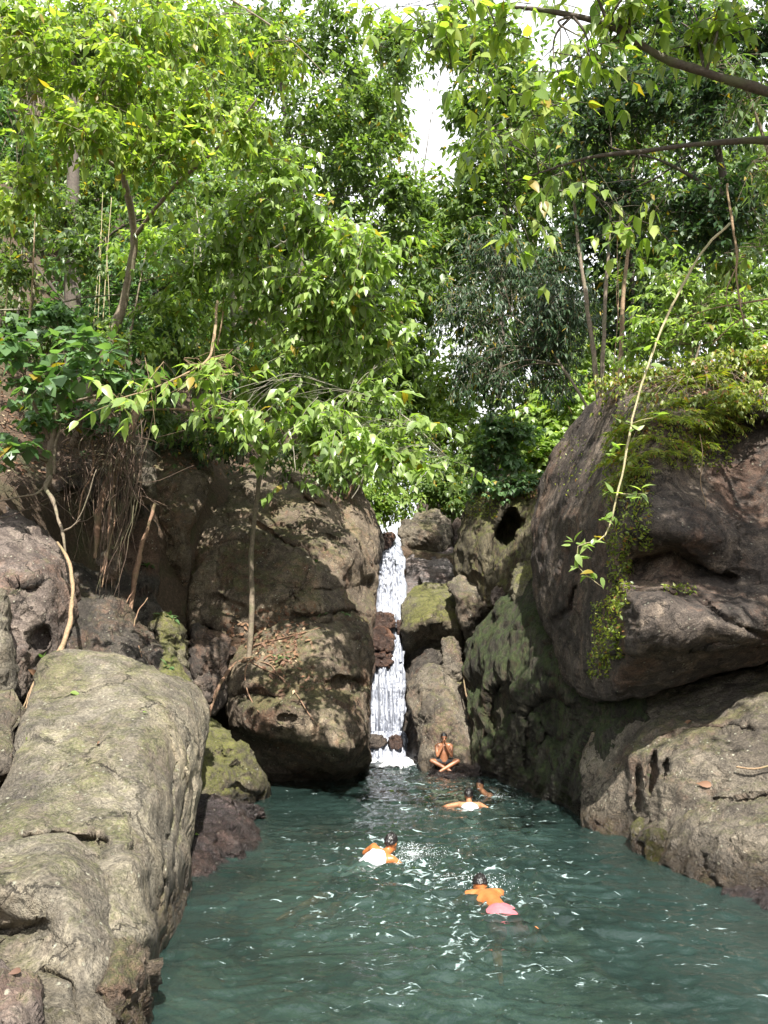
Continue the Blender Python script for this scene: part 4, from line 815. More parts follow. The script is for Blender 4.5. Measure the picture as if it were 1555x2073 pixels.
def sprays(A, D, L, nodes, leaf, droop=0.35, hang=0.5, jit=0.35):
    """leafy twigs: anchors, directions, lengths -> leaf pos, frames, sizes, twig polylines"""
    S = len(A); t = np.linspace(0.12, 1.0, nodes)
    L = L[:, None, None]; tt = t[None, :, None]
    down = np.array([0, 0, -1.0])
    pts = A[:, None] + D[:, None] * L * tt + down * (droop * L * tt ** 2)
    tan = unit(D[:, None] + down * 2 * droop * tt)
    side = unit(np.cross(tan, np.array([0, 0, 1.0]) + 0.001)); 
    P_, R_, S_ = [], [], []
    for sg in (-1, 1):
        d = tan * 0.55 + side * sg * 0.8 + down * hang + RNG.normal(0, jit, tan.shape)
        upv = np.array([0, 0, 1.0]) + RNG.normal(0, 0.35, tan.shape) + np.array([0.0, -0.25, 0])
        P_.append(pts.reshape(-1, 3)); R_.append(frames(d, upv).reshape(-1, 3, 3))
        S_.append((leaf * (0.5 + 0.8 * RNG.random((S, nodes))) * (0.75 + 0.35 * np.sin(t * 2.6))[None]).ravel())
    d = tan[:, -1] + RNG.normal(0, 0.2, (S, 3)); P_.append(pts[:, -1]); R_.append(frames(d, np.array([0, -.2, 1.0]) + 0 * d)); S_.append(leaf * (0.7 + 0.4 * RNG.random(S)))
    tw = np.concatenate([A[:, None], pts[:, [nodes // 3, 2 * nodes // 3, nodes - 1]]], 1)
    return np.concatenate(P_), np.concatenate(R_), np.concatenate(S_), tw
def twig_geo(geo, tw, r):
    S, n, _ = tw.shape
    ang = np.array([0, 2.1, 4.2]); rad = np.linspace(r, r * .35, n)
    ring = np.stack([np.cos(ang), np.sin(ang), 0 * ang], -1)      # twig cross-section
    up = unit(np.cross(tw[:, -1] - tw[:, 0], np.array([.2, .3, 1.0]))); up2 = unit(np.cross(tw[:, -1] - tw[:, 0], up))
    off = np.cos(ang)[None, :, None] * up[:, None] + np.sin(ang)[None, :, None] * up2[:, None]
    V = tw[:, :, None] + off[:, None] * rad[None, :, None, None]
    i = np.arange(n - 1)[:, None] * 3; k = np.arange(3)[None]; k2 = (k + 1) % 3
    F = np.stack([i + k, i + k2, i + 3 + k2, i + 3 + k], -1).reshape(-1, 4)
    geo.add(V.reshape(-1, 3), (F[None] + (np.arange(S) * n * 3)[:, None, None]).reshape(-1, 4))
def ellipsoid(n, shell=0.55):
    d = unit(RNG.normal(size=(n, 3))); r = (shell + (1 - shell) * RNG.random(n)) ** (1 / 1.0)
    r = np.where(RNG.random(n) < 0.35, RNG.random(n) ** (1 / 3), r)
    return d * r[:, None]
STAT = {'leaves': 0, 'objs': 0}
DENS = 0.10
def plant(name, label, cat, base, trunks, clumps, kind='point', leaf=0.2, mat='leaf_mid', q='mid', bark='bark', layers=2.4, nobj=0,
          nodes=6, spray=None, droop=0.35, hang=0.5, limbs=True, group=None, outward=0.6, extra=(), jit=0.35, twigs=True, limb_r=0.03):
    """base world point; trunks [[(px,py,Y,r)..]..] first is the trunk; clumps [(px,py,Y,rx,ry[,layers])] or world ('w',x,y,z,r,layers)"""
    root = thing(name, label, cat, base, group)
    paths = []
    for k, tr in enumerate(trunks):
        pw = pathpx(tr, 36) if not isinstance(tr, np.ndarray) else tr
        wob = 0.012 * np.stack([fbm(pw[:, :3] * 1.3 + 5 * k, 2), fbm(pw[:, :3] * 1.3 + 50, 2), 0 * pw[:, 0]], -1)
        pw[:, :3] += wob
        g = Geo(); g.tube(pw[:, :3], pw[:, 3], 9 if k == 0 else 7, 0.25); g.build('trunk' if k == 0 else 'branch', M[bark], root); paths.append(pw)
    allp = np.concatenate(paths) if paths else None
    lg = Geo(); tg = Geo(); lb = Geo()
    lp, lr, ls = [], [], []
    for cdef in clumps:
        if cdef[0] == 'w':
            _, x, y, z, rr, ly = cdef; c = np.array([x, y, z]); rx = rz = rr * FPX / max(y, 4); Rw = np.array([rr, rr, rr * .7]); Y = max(y, 4.0)
        else:
            px, py, Y, rx, rz = cdef[:5]; ly = cdef[5] if len(cdef) > 5 else layers
            c = P(px, py, Y); Rw = np.array([rx * Y / FPX, min((rx + rz) / 2 * Y / FPX, 2.2 + .05 * Y), rz * Y / FPX])
        lpx = leaf * FPX / Y
        nl = ly * math.pi * rx * rz / (DENS * lpx * lpx)
        S = max(2, int(nl / (2 * nodes + 1)))
        ns = max(3, min(9, S // 7)); sub = ellipsoid(ns, .3) * 0.75; wsub = RNG.integers(0, ns, S)
        off = sub[wsub] + RNG.normal(0, .27, (S, 3)) * (0.6 + 0.8 * RNG.random((ns, 1)))[wsub]; A = c + off * Rw
        D = unit(off * np.array([1, 1, .5]) * outward + RNG.normal(0, .45, (S, 3)) + np.array([0, -0.15, 0.12]))
        Ln = (spray or leaf * 3.2) * (0.6 + 0.7 * RNG.random(S))
        A = A - D * Ln[:, None] * 0.5
        p, r, s, tw = sprays(A, D, Ln, nodes, leaf, droop, hang, jit)
        lp.append(p); lr.append(r); ls.append(s)
        if twigs: twig_geo(tg, tw, 0.0045 + leaf * .012)
        if limbs and allp is not None:
            dd = np.linalg.norm(allp[:, :3] - c, axis=1) + 0.6 * np.maximum(0, allp[:, 2] - c[2]); j = int(np.argmin(dd)); a = allp[j, :3]
            r0 = min(allp[j, 3] * .6, limb_r)
            for kk in range(3):
                e = c + ellipsoid(1)[0] * Rw * .7; mid = (a + e) / 2 + np.array([RNG.normal(0, .12), RNG.normal(0, .12), 0.12 * np.linalg.norm(e - a)])
                cur = catmull(np.array([a, mid, e]), 12); lb.tube(cur + 0.03 * np.stack([fbm(cur * 2 + kk, 2)] * 3, -1), np.linspace(r0, r0 * .25, 12), 5)
                # finer shoots that carry the leafy twigs
                for _ in range(3):
                    tgt = A[RNG.integers(0, S)]; st = cur[RNG.integers(5, 11)]
                    md = (st + tgt) / 2 + np.array([0, 0, .08 * np.linalg.norm(tgt - st)])
                    lb.tube(catmull(np.array([st, md, tgt]), 7), np.linspace(r0 * .4, r0 * .12, 7), 4)
    for e in extra:              # single sprays set by hand: (px,py,Y, dx,dy,dz, length)
        a = P(*e[:3])[None]; p, r, s, tw = sprays(a, unit(np.array([e[3:6]], float)), np.array([e[6]]), nodes, leaf, droop, hang, 0.2)
        lp.append(p); lr.append(r); ls.append(s); twig_geo(tg, tw, 0.008)
    if lp:
        lp, lr, ls = np.concatenate(lp), np.concatenate(lr), np.concatenate(ls)
        sel = np.zeros(len(lp), bool)
        if nobj:
            x, y, f = PROJ(lp); size = ls * FPX / np.maximum(f, .1)
            ok = (x > -10) & (x < 1565) & (y > -10) & (y < 2080) & (f > 1)
            score = np.where(ok, size * (0.6 + 0.8 * RNG.random(len(size))) / f, -1)
            sel[np.argsort(-score)[:nobj]] = True; sel &= ok
            ms = leaf_meshes(kind, mat); bl = np.array(root.location)
            for j in np.nonzero(sel)[0]:
                o = bpy.data.objects.new('leaf', ms[RNG.integers(0, len(ms))]); COL.objects.link(o); o.parent = root
                Mx = np.eye(4); Mx[:3, :3] = lr[j] * ls[j]; Mx[:3, 3] = lp[j] - bl
                o.matrix_basis = Matrix(Mx.tolist())
            STAT['objs'] += int(sel.sum())
        place_leaves(lg, kind, q, lp[~sel], lr[~sel], ls[~sel]); STAT['leaves'] += len(lp)
        if lg.n: tag(lg.build('crown', M[mat], root, smooth=False), kind='stuff')
    if tg.n: tag(tg.build('twigs', M[bark], root), kind='stuff')
    if lb.n: tag(lb.build('limbs', M[bark], root), kind='stuff')
    return root
def shrubpt(px, py, Y): 
    p = P(px, py, Y); return p
# ------------------------------------------------------------------ far forest behind everything
def forest(lab, px, base_py, Y, clumps, mat='leaf_far', leaf=0.30, bark='bark_dark', layers=2.6, r=0.16, name='forest_tree', **kw):
    top = min(c[1] for c in clumps); tp = clumps[0]
    tr = [(px, base_py, Y, r), (px + 8, base_py * .6 + tp[1] * .4, Y, r * .8), (tp[0], tp[1], tp[2], r * .4)]
    return plant(name, lab, 'tree', P(px, base_py, Y), [tr], clumps, kw.pop('kind', 'point'), leaf * 1.46, mat, kw.pop('q', 'lo'), bark, layers * .56, twigs=False, nodes=5, **kw)
FG = 'tall forest trees behind the gorge'
forest('far tall tree with fine leaves in the top left corner', 60, 760, 29, [(70, 90, 29, 170, 170), (-40, 300, 29, 150, 200), (160, 330, 29, 150, 140), (90, 520, 30, 170, 130)], group=FG)
forest('far leafy tree behind the upper left branches, right of the corner one', 330, 780, 30, [(320, 70, 30, 170, 140), (300, 300, 30, 170, 150), (420, 450, 31, 160, 150), (330, 600, 31, 180, 120)], group=FG)
forest('far dark tree left of the sky gap at top centre', 600, 800, 28, [(560, 90, 28, 130, 130), (690, 90, 28, 120, 120), (640, 260, 28, 150, 120), (770, 200, 28, 70, 120), (750, 330, 28, 90, 90), (810, 390, 28, 60, 80, 2.4), (815, 100, 28, 45, 90, 2.0), (830, 500, 29, 50, 70, 2.4)], mat='leaf_mid', group=FG, leaf=0.24)
forest('far tree with dense dark leaves below the sky gap, left of centre', 690, 880, 32, [(700, 480, 31, 130, 140), (560, 480, 32, 150, 150), (770, 620, 33, 80, 120), (650, 680, 33, 150, 120), (500, 760, 33, 140, 80)], mat='leaf_mid', group=FG)
forest('thin pale far tree half lost in the bright sky gap', 865, 900, 48, [(850, 400, 46, 75, 80, 2.6), (890, 500, 46, 75, 90, 2.4), (880, 610, 46, 60, 80, 1.8), (840, 700, 46, 60, 110, 2.6), (860, 820, 46, 70, 70, 3.0), (800, 120, 46, 60, 90, 1.6), (930, 60, 46, 70, 60, 1.6)], group=FG, leaf=0.36)
forest('far tree right of the sky gap at top centre', 1010, 820, 33, [(1030, 170, 33, 100, 160), (960, 330, 33, 70, 100, 2.4), (935, 210, 33, 45, 80, 3.0), (900, 60, 33, 50, 50, 2.6), (915, 400, 33, 60, 70, 2.2), (880, 520, 33, 50, 90, 1.8), (950, 90, 33, 60, 70, 2.2), (1040, 420, 33, 130, 120), (970, 480, 33, 90, 80), (1120, 280, 33, 120, 140)], mat='leaf_mid', group=FG)
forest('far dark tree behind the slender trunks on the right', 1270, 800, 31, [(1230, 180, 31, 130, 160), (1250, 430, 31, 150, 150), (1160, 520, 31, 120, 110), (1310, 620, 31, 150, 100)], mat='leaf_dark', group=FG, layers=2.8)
forest('far dark tree filling the right edge of the forest', 1480, 780, 28, [(1420, 120, 28, 150, 170), (1500, 380, 28, 150, 200), (1420, 560, 28, 140, 140), (1560, 620, 28, 120, 120)], mat='leaf_mid', group=FG, layers=2.8)
BG = 'distant forest trees beyond the nearer ones'
forest('distant tree on the hillside at the far left', 120, 700, 44, [(100, 150, 44, 260, 220), (60, 480, 44, 240, 200), (300, 300, 44, 200, 200)], group=BG, leaf=0.5, r=.25, layers=3.2)
forest('distant tree on the hillside left of centre', 480, 760, 46, [(480, 120, 46, 230, 200), (460, 430, 46, 230, 200), (640, 560, 46, 170, 180), (700, 250, 46, 110, 200)], group=BG, leaf=0.5, r=.25, layers=3.2)
forest('distant tree below the sky gap at the centre', 760, 900, 46, [(740, 720, 46, 120, 140), (840, 830, 47, 110, 90), (760, 880, 46, 120, 80), (780, 480, 46, 80, 130), (830, 600, 46, 60, 100), (800, 250, 46, 45, 110), (775, 80, 46, 50, 90)], group=BG, leaf=0.42, r=.15, layers=3.2)
forest('distant tree right of the sky gap', 1080, 800, 48, [(1060, 300, 48, 120, 230), (1180, 350, 48, 150, 250), (1060, 560, 48, 130, 120), (1000, 100, 48, 70, 90), (960, 420, 48, 70, 120), (1000, 700, 48, 100, 100), (1150, 700, 48, 120, 110), (940, 560, 48, 60, 90, 2.4)], group=BG, leaf=0.5, r=.25, layers=3.0, mat='leaf_mid')
forest('distant tree on the right, behind the right edge trees', 1400, 780, 46, [(1350, 150, 46, 220, 200), (1480, 350, 46, 200, 230), (1330, 470, 46, 160, 180), (1480, 620, 46, 180, 130), (1250, 640, 46, 130, 120)], group=BG, leaf=0.5, r=.25, layers=3.0, mat='leaf_mid')
forest('distant pale bush far behind the mossy pillar', 1000, 960, 44, [(1000, 850, 44, 120, 100), (1110, 790, 44, 120, 90), (1190, 720, 44, 90, 80, 1.6)], group=BG, leaf=0.36, r=.1, layers=3.0)
forest('yellow green far bush above the mossy pillar', 930, 960, 40, [(920, 790, 40, 75, 80), (950, 880, 40, 60, 70), (885, 860, 40, 50, 70)], mat='leaf_bright', leaf=0.26, r=0.08, layers=3.0)
forest('grey green small leaved bush above the lip of the waterfall', 905, 1050, 35, [(905, 960, 35, 75, 70), (860, 1000, 35, 60, 55), (930, 1010, 34.5, 50, 55), (840, 900, 36, 60, 80)], mat='leaf_mid', leaf=0.2, r=0.06, layers=3.4)
forest('sunlit pale bush in the gap left of the waterfall lip', 780, 1060, 33, [(790, 960, 33, 70, 60), (765, 1030, 32.5, 50, 40), (820, 1020, 33, 50, 45), (745, 980, 32.5, 60, 60)], mat='leaf_bright', leaf=0.2, r=0.05, layers=3.0)
forest('fine leaved bright bush left of the huge boulder', 1120, 960, 29, [(1110, 850, 29, 75, 80), (1160, 820, 29, 70, 70), (1080, 920, 28.5, 70, 50), (1150, 910, 28.5, 60, 60)], mat='leaf_bright', leaf=0.2, r=0.06, layers=3.2, kind='round')
# dark tree with hanging narrow leaves, three slender trunks
plant('slender_tree', 'dark glossy tree with hanging narrow leaves on slender trunks, centre right', 'tree', P(1208, 815, 20.5),
      [[(1212, 815, 20.5, .075), (1200, 700, 20.4, .07), (1186, 600, 20.3, .06), (1172, 500, 20.3, .05), (1160, 380, 20.4, .04)],
       [(1218, 815, 20.3, .07), (1222, 700, 20.2, .065), (1226, 600, 20.2, .06), (1232, 500, 20.2, .05), (1240, 380, 20.3, .04)],
       [(1192, 830, 21.5, .05), (1150, 760, 22, .045), (1100, 690, 22.6, .035), (1040, 640, 23, .025)]],
      [(960, 640, 23.5, 85, 90), (1060, 590, 23.5, 110, 110), (1080, 700, 23, 110, 90), (955, 735, 23.5, 55, 60), (1010, 760, 23, 60, 50), (1130, 770, 22.5, 60, 45), (1000, 520, 24, 100, 70), (1150, 620, 22, 80, 100)],
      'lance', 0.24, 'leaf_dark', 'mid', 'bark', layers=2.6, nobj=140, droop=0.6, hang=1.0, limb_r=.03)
plant('slender_tree', 'slim pale brown trunk on the right with stringy vines hanging on it', 'tree', P(1255, 800, 19),
      [[(1252, 800, 19, .07), (1258, 700, 19, .065), (1262, 600, 19, .06), (1272, 500, 19, .05), (1276, 400, 19, .04), (1290, 250, 19, .03)], [(1240, 770, 18.9, .012), (1252, 620, 18.9, .012), (1250, 480, 18.9, .01), (1264, 380, 18.9, .008)], [(1262, 690, 18.85, .01), (1248, 600, 18.85, .01), (1256, 520, 18.85, .008)]],
      [(1290, 280, 19, 90, 80), (1200, 330, 19.5, 90, 80), (1330, 420, 19, 90, 80)], 'point', 0.22, 'leaf_mid', 'mid', 'bark_tan', layers=2.0, nobj=60)
# ------------------------------------------------------------------ left bank trees
plant('drooping_tree', 'sunlit tree with long drooping pointed leaves hanging over the left cliff', 'tree', P(484, 938, 21.0),
      [[(484, 938, 21.0, .12), (484, 860, 20.8, .11), (487, 790, 20.4, .10), (478, 700, 19.6, .09), (468, 560, 18.5, .075), (480, 430, 17, .055)],
       [(480, 720, 19.8, .05), (560, 640, 17.5, .04), (650, 600, 15.6, .025), (760, 600, 14.8, .012)],
       [(484, 790, 20.3, .045), (570, 780, 17.5, .035), (680, 790, 15.6, .022), (800, 830, 14.6, .012), (900, 920, 14.2, .006)],
       [(470, 570, 18.5, .05), (560, 500, 16, .035), (660, 470, 14.6, .02), (800, 530, 14, .008)]],
      [(540, 400, 14, 120, 90), (650, 440, 14, 110, 75), (740, 500, 14.2, 80, 60), (700, 570, 14.5, 120, 70), (590, 560, 15, 130, 90), (740, 640, 15, 100, 70), (640, 680, 15.3, 120, 75), (430, 500, 15, 110, 90), (790, 700, 15.4, 60, 50, 1.8), (740, 790, 14.6, 90, 35, 1.8), (850, 850, 14.4, 60, 26, 1.5), (890, 930, 14.2, 45, 16, 1.3), (700, 860, 13.4, 110, 40, 1.7), (790, 915, 13.2, 70, 32, 1.7), (610, 815, 13.6, 110, 42, 1.5), (470, 800, 14, 100, 45, 1.3), (560, 300, 13.4, 100, 70), (480, 640, 16, 100, 60, 1.6)],
      'point', 0.27, 'leaf_bright', 'mid', 'bark_grey', layers=1.9, nobj=300, nodes=5, droop=0.5, hang=0.75, limb_r=.03,
      extra=[(585, 975, 14.5, -.6, -.3, -.2, .5), (595, 975, 14.5, .6, -.3, .1, .6), (920, 935, 14.1, .8, -.2, -.1, .6)])
plant('leaning_tree', 'leaning tree with bright hanging leaves filling the upper left', 'tree', P(150, 905, 15.5),
      [[(152, 905, 15.5, .12), (168, 820, 15.4, .115), (215, 715, 15.3, .105), (252, 600, 15.3, .095), (272, 480, 15, .085), (250, 360, 14, .07), (220, 250, 12.8, .05)],
       [(272, 480, 15, .05), (350, 380, 13.5, .04), (440, 300, 12.6, .025), (520, 200, 12, .012)],
       [(250, 350, 14, .05), (130, 260, 12.5, .035), (20, 220, 11.6, .02)],
       [(470, 0, 12.5, .02), (560, 60, 12.5, .018), (620, 110, 12.6, .012), (690, 190, 12.8, .006)]],
      [(90, 110, 11, 140, 100), (260, 150, 11.4, 140, 100), (410, 220, 12, 110, 90), (150, 260, 11, 150, 90), (330, 320, 12, 130, 80), (50, 370, 12, 90, 60), (390, 90, 12.5, 110, 80), (500, 240, 12.3, 70, 70, 1.5), (250, 30, 11.5, 160, 60), (40, 20, 11.5, 120, 70), (540, 110, 12.6, 90, 60, 1.2)],
      'point', 0.215, 'leaf_yellow', 'mid', 'bark', layers=1.7, nobj=280, nodes=5, droop=0.45, hang=0.7, limb_r=.03)
plant('overhanging_branch', 'leafy branch with large pointed leaves reaching out above the roots', 'branch', P(440, 610, 14.5),
      [[(440, 610, 14.5, .03), (432, 690, 12.8, .025), (420, 730, 12, .02), (370, 760, 11.4, .015), (300, 790, 11, .012), (225, 812, 10.6, .008)]],
      [(420, 735, 11.6, 55, 30, 1.5), (330, 770, 11.1, 55, 26, 1.5), (245, 808, 10.7, 45, 22, 1.5), (480, 750, 12.4, 60, 35, 1.4)],
      'point', 0.27, 'leaf_bright', 'mid', 'bark_tan', nobj=90, nodes=4, droop=0.4, hang=0.6, limb_r=.012)
plant('dark_tree', 'dark thick trunk rising straight behind the leaning tree on the left', 'tree', P(150, 900, 18),
      [[(152, 900, 18, .24), (150, 760, 18, .22), (148, 600, 18, .2), (146, 450, 18, .18), (150, 300, 18, .15), (150, 100, 18, .12)],
       [(148, 560, 17.9, .05), (230, 470, 17.5, .035), (330, 430, 17.2, .02)], [(150, 640, 17.8, .06), (60, 520, 17.4, .04), (0, 440, 17.2, .03)]],
      [(120, 420, 17.5, 150, 60, 1.4), (330, 450, 17.5, 120, 60, 1.6), (200, 60, 18, 200, 100, 1.8), (20, 540, 17.6, 60, 60, 1.2)], 'point', 0.18, 'leaf_mid', 'mid', 'bark_dark', layers=1.5, nobj=0)
plant('broadleaf_shrub', 'shrub with big round blue green leaves in tiers at the left edge', 'shrub', P(98, 985, 13.8),
      [[(98, 985, 13.8, .07), (104, 900, 13.7, .065), (120, 830, 13.5, .055), (150, 765, 13.2, .04), (165, 735, 12.8, .02)],
       [(100, 890, 13.7, .04), (70, 820, 13.3, .03), (50, 760, 12.8, .02)], [(122, 820, 13.5, .035), (200, 800, 13, .025), (270, 785, 12.7, .015)]],
      [(60, 705, 12.4, 90, 26), (170, 735, 12.2, 100, 32), (70, 775, 12.5, 80, 24), (250, 762, 12.5, 60, 26), (20, 900, 12.6, 45, 36, 1.2), (150, 690, 12.9, 60, 22)],
      'round', 0.25, 'leaf_teal', 'mid', 'bark', layers=1.7, nobj=220, nodes=4, droop=0.15, hang=0.45, jit=.25)
plant('sapling', 'slim sapling rooted on the cliff ledge with round leaves over the cascade', 'tree', P(503, 1345, 18.75),
      [[(503, 1345, 18.75, .075), (507, 1290, 18.75, .07), (511, 1200, 18.75, .068), (508, 1130, 18.75, .065), (516, 1040, 18.7, .062), (528, 950, 18.5, .06), (538, 880, 18.2, .055), (546, 800, 17.8, .045)],
       [(538, 870, 18.2, .03), (600, 850, 17.4, .025), (680, 870, 16.8, .018), (770, 910, 16.3, .01)]],
      [(600, 815, 17, 110, 34), (690, 865, 16.6, 100, 36), (770, 908, 16.3, 75, 38), (560, 775, 17.3, 90, 34), (560, 890, 17.4, 45, 30, 1.1), (700, 800, 16.8, 90, 30)],
      'round', 0.29, 'leaf_bright', 'mid', 'bark', layers=1.8, nobj=200, nodes=4, droop=0.25, hang=0.5)
US = 'understorey shrubs on the left slope'
SL = 'shrubs covering the steep left hillside'
for r_, rn in enumerate(['highest on the hillside', 'halfway up the hillside', 'low on the hillside', 'at the foot of the hillside']):
    for c_, cn in enumerate(['at the far left edge', 'behind the dark trunk', 'behind the leaning trunk', 'behind the drooping tree']):
        px = 10 + c_ * 160 + random.uniform(-40, 40); py = 260 + r_ * 145 + random.uniform(-30, 30); Y = 20.5 + random.uniform(-1, 2) + (700 - py) / 95
        plant('hillside_shrub', 'shaded leafy shrub %s, %s' % (rn, cn), 'shrub', P(px, py + 90, Y), [[(px, py + 90, Y, .04), (px + random.gauss(0, 15), py + 40, Y, .035), (px, py, Y, .015)]], [(px, py, Y, 115, 75), (px + random.gauss(0, 60), py + 70, Y - .6, 95, 55)], 'point', 0.27, random.choice(['leaf_mid', 'leaf_teal', 'leaf_far']), 'lo', 'bark', layers=1.6, group=SL, twigs=False, limb_r=.02)
for k, (lab, px, py, Y, cl, mt) in enumerate([
    ('dim understorey shrub behind the thin poles at far left', 60, 800, 17.2, [(50, 640, 17.2, 80, 70), (120, 700, 16.8, 70, 50)], 'leaf_mid'),
    ('tangled understorey shrub right of the dark trunk', 250, 800, 17.4, [(260, 560, 17.4, 90, 80), (220, 660, 17, 80, 60), (320, 640, 17, 80, 70)], 'leaf_teal'),
    ('understorey shrub in the middle of the left slope', 400, 830, 18.4, [(400, 600, 18.4, 100, 80), (380, 700, 18, 90, 60), (470, 720, 18, 70, 60)], 'leaf_mid'),
    ('shaded understorey shrub below the drooping tree', 600, 900, 20.5, [(580, 720, 20.5, 90, 60), (660, 780, 20.5, 90, 60), (560, 830, 20.2, 80, 45)], 'leaf_mid'),
    ('understorey shrub at the cliff top nearest the waterfall', 730, 1000, 24.0, [(730, 880, 24, 70, 70), (690, 930, 23.6, 70, 40), (770, 820, 25, 60, 60)], 'leaf_mid'),
    ('low dark fern like shrub at the foot of the pale trunk', 430, 930, 20.8, [(400, 880, 20.6, 70, 40), (460, 890, 20.6, 60, 40), (350, 860, 20.2, 60, 30)], 'leaf_dark')]):
    plant('understorey_shrub', lab, 'shrub', P(px, py, Y), [[(px, py, Y, .03), (px + 6, py - 60, Y, .025), (cl[0][0], cl[0][1], Y, .012)]], cl, 'point', 0.17, mt, 'mid', 'bark', layers=1.8, group=US, twigs=True, limb_r=.015)
for lab, px, py, Y, cl, kd, mt, lf in [
    ('leafy thicket high on the left slope, over the bare poles', 60, 640, 15.2, [(60, 450, 15, 90, 60), (170, 500, 15, 90, 60), (20, 560, 14.8, 70, 50)], 'point', 'leaf_mid', .2),
    ('leafy thicket in front of the leaning trunk on the left slope', 250, 760, 15.2, [(300, 490, 15.4, 100, 60), (340, 620, 15.2, 90, 55), (250, 690, 14.9, 90, 45), (400, 560, 15.2, 70, 60)], 'point', 'leaf_bright', .2),
    ('low thicket of round leaves on the slope above the hanging roots', 130, 850, 14.6, [(110, 620, 14.8, 90, 42), (40, 660, 14.4, 70, 36), (190, 850, 14.3, 70, 32), (60, 845, 13.6, 60, 30), (130, 800, 14.3, 90, 32)], 'round', 'leaf_teal', .19),
    ('thicket drooping over the edge of the left cliff top', 330, 900, 17.6, [(300, 830, 16.4, 80, 34), (380, 850, 17.2, 90, 34), (470, 880, 18.2, 80, 34), (580, 920, 19.4, 90, 32), (680, 950, 20.6, 80, 36)], 'point', 'leaf_mid', .2)]:
    plant('thicket', lab, 'shrub', P(px, py, Y), [[(px, py, Y, .03), (px + 10, py - 60, Y, .025), (cl[0][0], cl[0][1], cl[0][2], .01)]], cl, kd, lf, mt, 'mid', 'bark', layers=1.35, nobj=70, nodes=5, droop=.4, hang=.6, limb_r=.014, twigs=False)
# ------------------------------------------------------------------ right side, near
plant('boulder_top_shrub', 'small leaved shrub spilling over the top edge of the huge right boulder', 'shrub', P(1400, 750, 14.6),
      [[(1400, 760, 14.6, .03), (1410, 720, 14.5, .025), (1420, 690, 14.4, .012)]],
      [(1245, 775, 15.6, 40, 30), (1310, 750, 14.9, 60, 34), (1390, 735, 14.4, 70, 36), (1470, 725, 14, 70, 36), (1545, 715, 13.6, 60, 40), (1350, 810, 13.3, 60, 26), (1450, 800, 13.1, 70, 28), (1530, 790, 13, 50, 30), (1260, 850, 13.6, 30, 34, .9), (1280, 930, 12.7, 30, 40, .9)],
      'point', 0.13, 'leaf_fern', 'mid', 'bark', layers=1.2, nobj=120, nodes=4, droop=.6, hang=.8, limb_r=.01, twigs=False)
plant('big_leaved_tree', 'near tree reaching in from the top right with big translucent leaves', 'tree', (7.6, 8.4, float(ground_z(7.6, 8.4)) - .2),
      [np.concatenate([catmull(np.array([[7.6, 8.4, float(ground_z(7.6, 8.4)) - .3], [7.4, 8.5, 7.0], [6.8, 8.6, 10.0], [6.0, 8.4, 12.8], [5.2, 8.0, 15.0]]), 30), np.linspace(.2, .08, 30)[:, None]], 1),
       [(1780, 260, 8.5, .08), (1560, 190, 8.4, .06), (1350, 120, 8.2, .052), (1240, 55, 8.1, .045), (1110, 22, 8, .03), (960, 6, 7.9, .012)],
       [(1800, 300, 9.2, .07), (1560, 285, 9.1, .05), (1410, 293, 9, .04), (1300, 306, 8.9, .03), (1200, 318, 8.8, .02), (1110, 345, 8.7, .012), (1030, 372, 8.6, .006)]],
      [(1000, 45, 7.9, 100, 45, 1.5), (880, 80, 7.9, 75, 60, 1.0), (830, 40, 8, 70, 45, 1.0), (900, 10, 7.9, 80, 35, 1.2), (760, 10, 8.1, 60, 40, .8), (1150, 110, 8, 110, 60, 1.3), (1080, 200, 8.1, 80, 60, 1.1), (960, 150, 8, 60, 60, .8), (1290, 30, 8, 120, 50, 1.5), (1060, 440, 8.6, 45, 50, 1.1), (1150, 370, 8.7, 80, 35, 1.2), (1280, 440, 8.8, 60, 50, 1.3), (1000, 290, 9.4, 90, 55, 1.3), (1430, 60, 8.4, 120, 70, 1.5), (1250, -60, 8, 200, 80, 1.4), (950, -70, 8, 120, 60, 1.0),
       ('w', 5.2, 7.2, 13.0, 1.8, 1.2), ('w', 6.8, 6.8, 11.5, 1.8, 1.3), ('w', 4.4, 8.0, 14.2, 1.6, .8), ('w', 6.4, 5.4, 13.8, 1.6, .35), ('w', 4.4, 5.8, 14.2, 1.2, .3)],  # unseen crown clumps, added and thinned to shade and dapple the huge boulder
      'point', 0.26, 'leaf_yellow', 'mid', 'bark_dark', layers=1.3, nobj=240, nodes=3, droop=0.5, hang=1.1, limb_r=.03, spray=.6)
plant('right_tree', 'tree with small glossy dark leaves filling the upper right', 'tree', (7.6, 15.5, float(ground_z(7.6, 15.5)) - .1),
      [[(1520, 700, 15.5, .14), (1490, 560, 15.4, .12), (1470, 400, 15.2, .1), (1440, 220, 15, .07), (1420, 80, 15, .05)],
       [(1470, 400, 15.2, .05), (1350, 330, 15, .035), (1240, 300, 15, .02)]],
      [(1300, 190, 15, 120, 110), (1440, 230, 14.6, 130, 130), (1200, 250, 15.5, 90, 90, 1.8), (1380, 430, 15, 120, 90), (1500, 420, 14.5, 100, 120), (1250, 400, 16, 90, 70, 1.6), (1350, 60, 15.5, 130, 90), (1520, 80, 14.5, 110, 120)],
      'point', 0.19, 'leaf_dark', 'mid', 'bark_dark', layers=1.6, nobj=0, limb_r=.03)
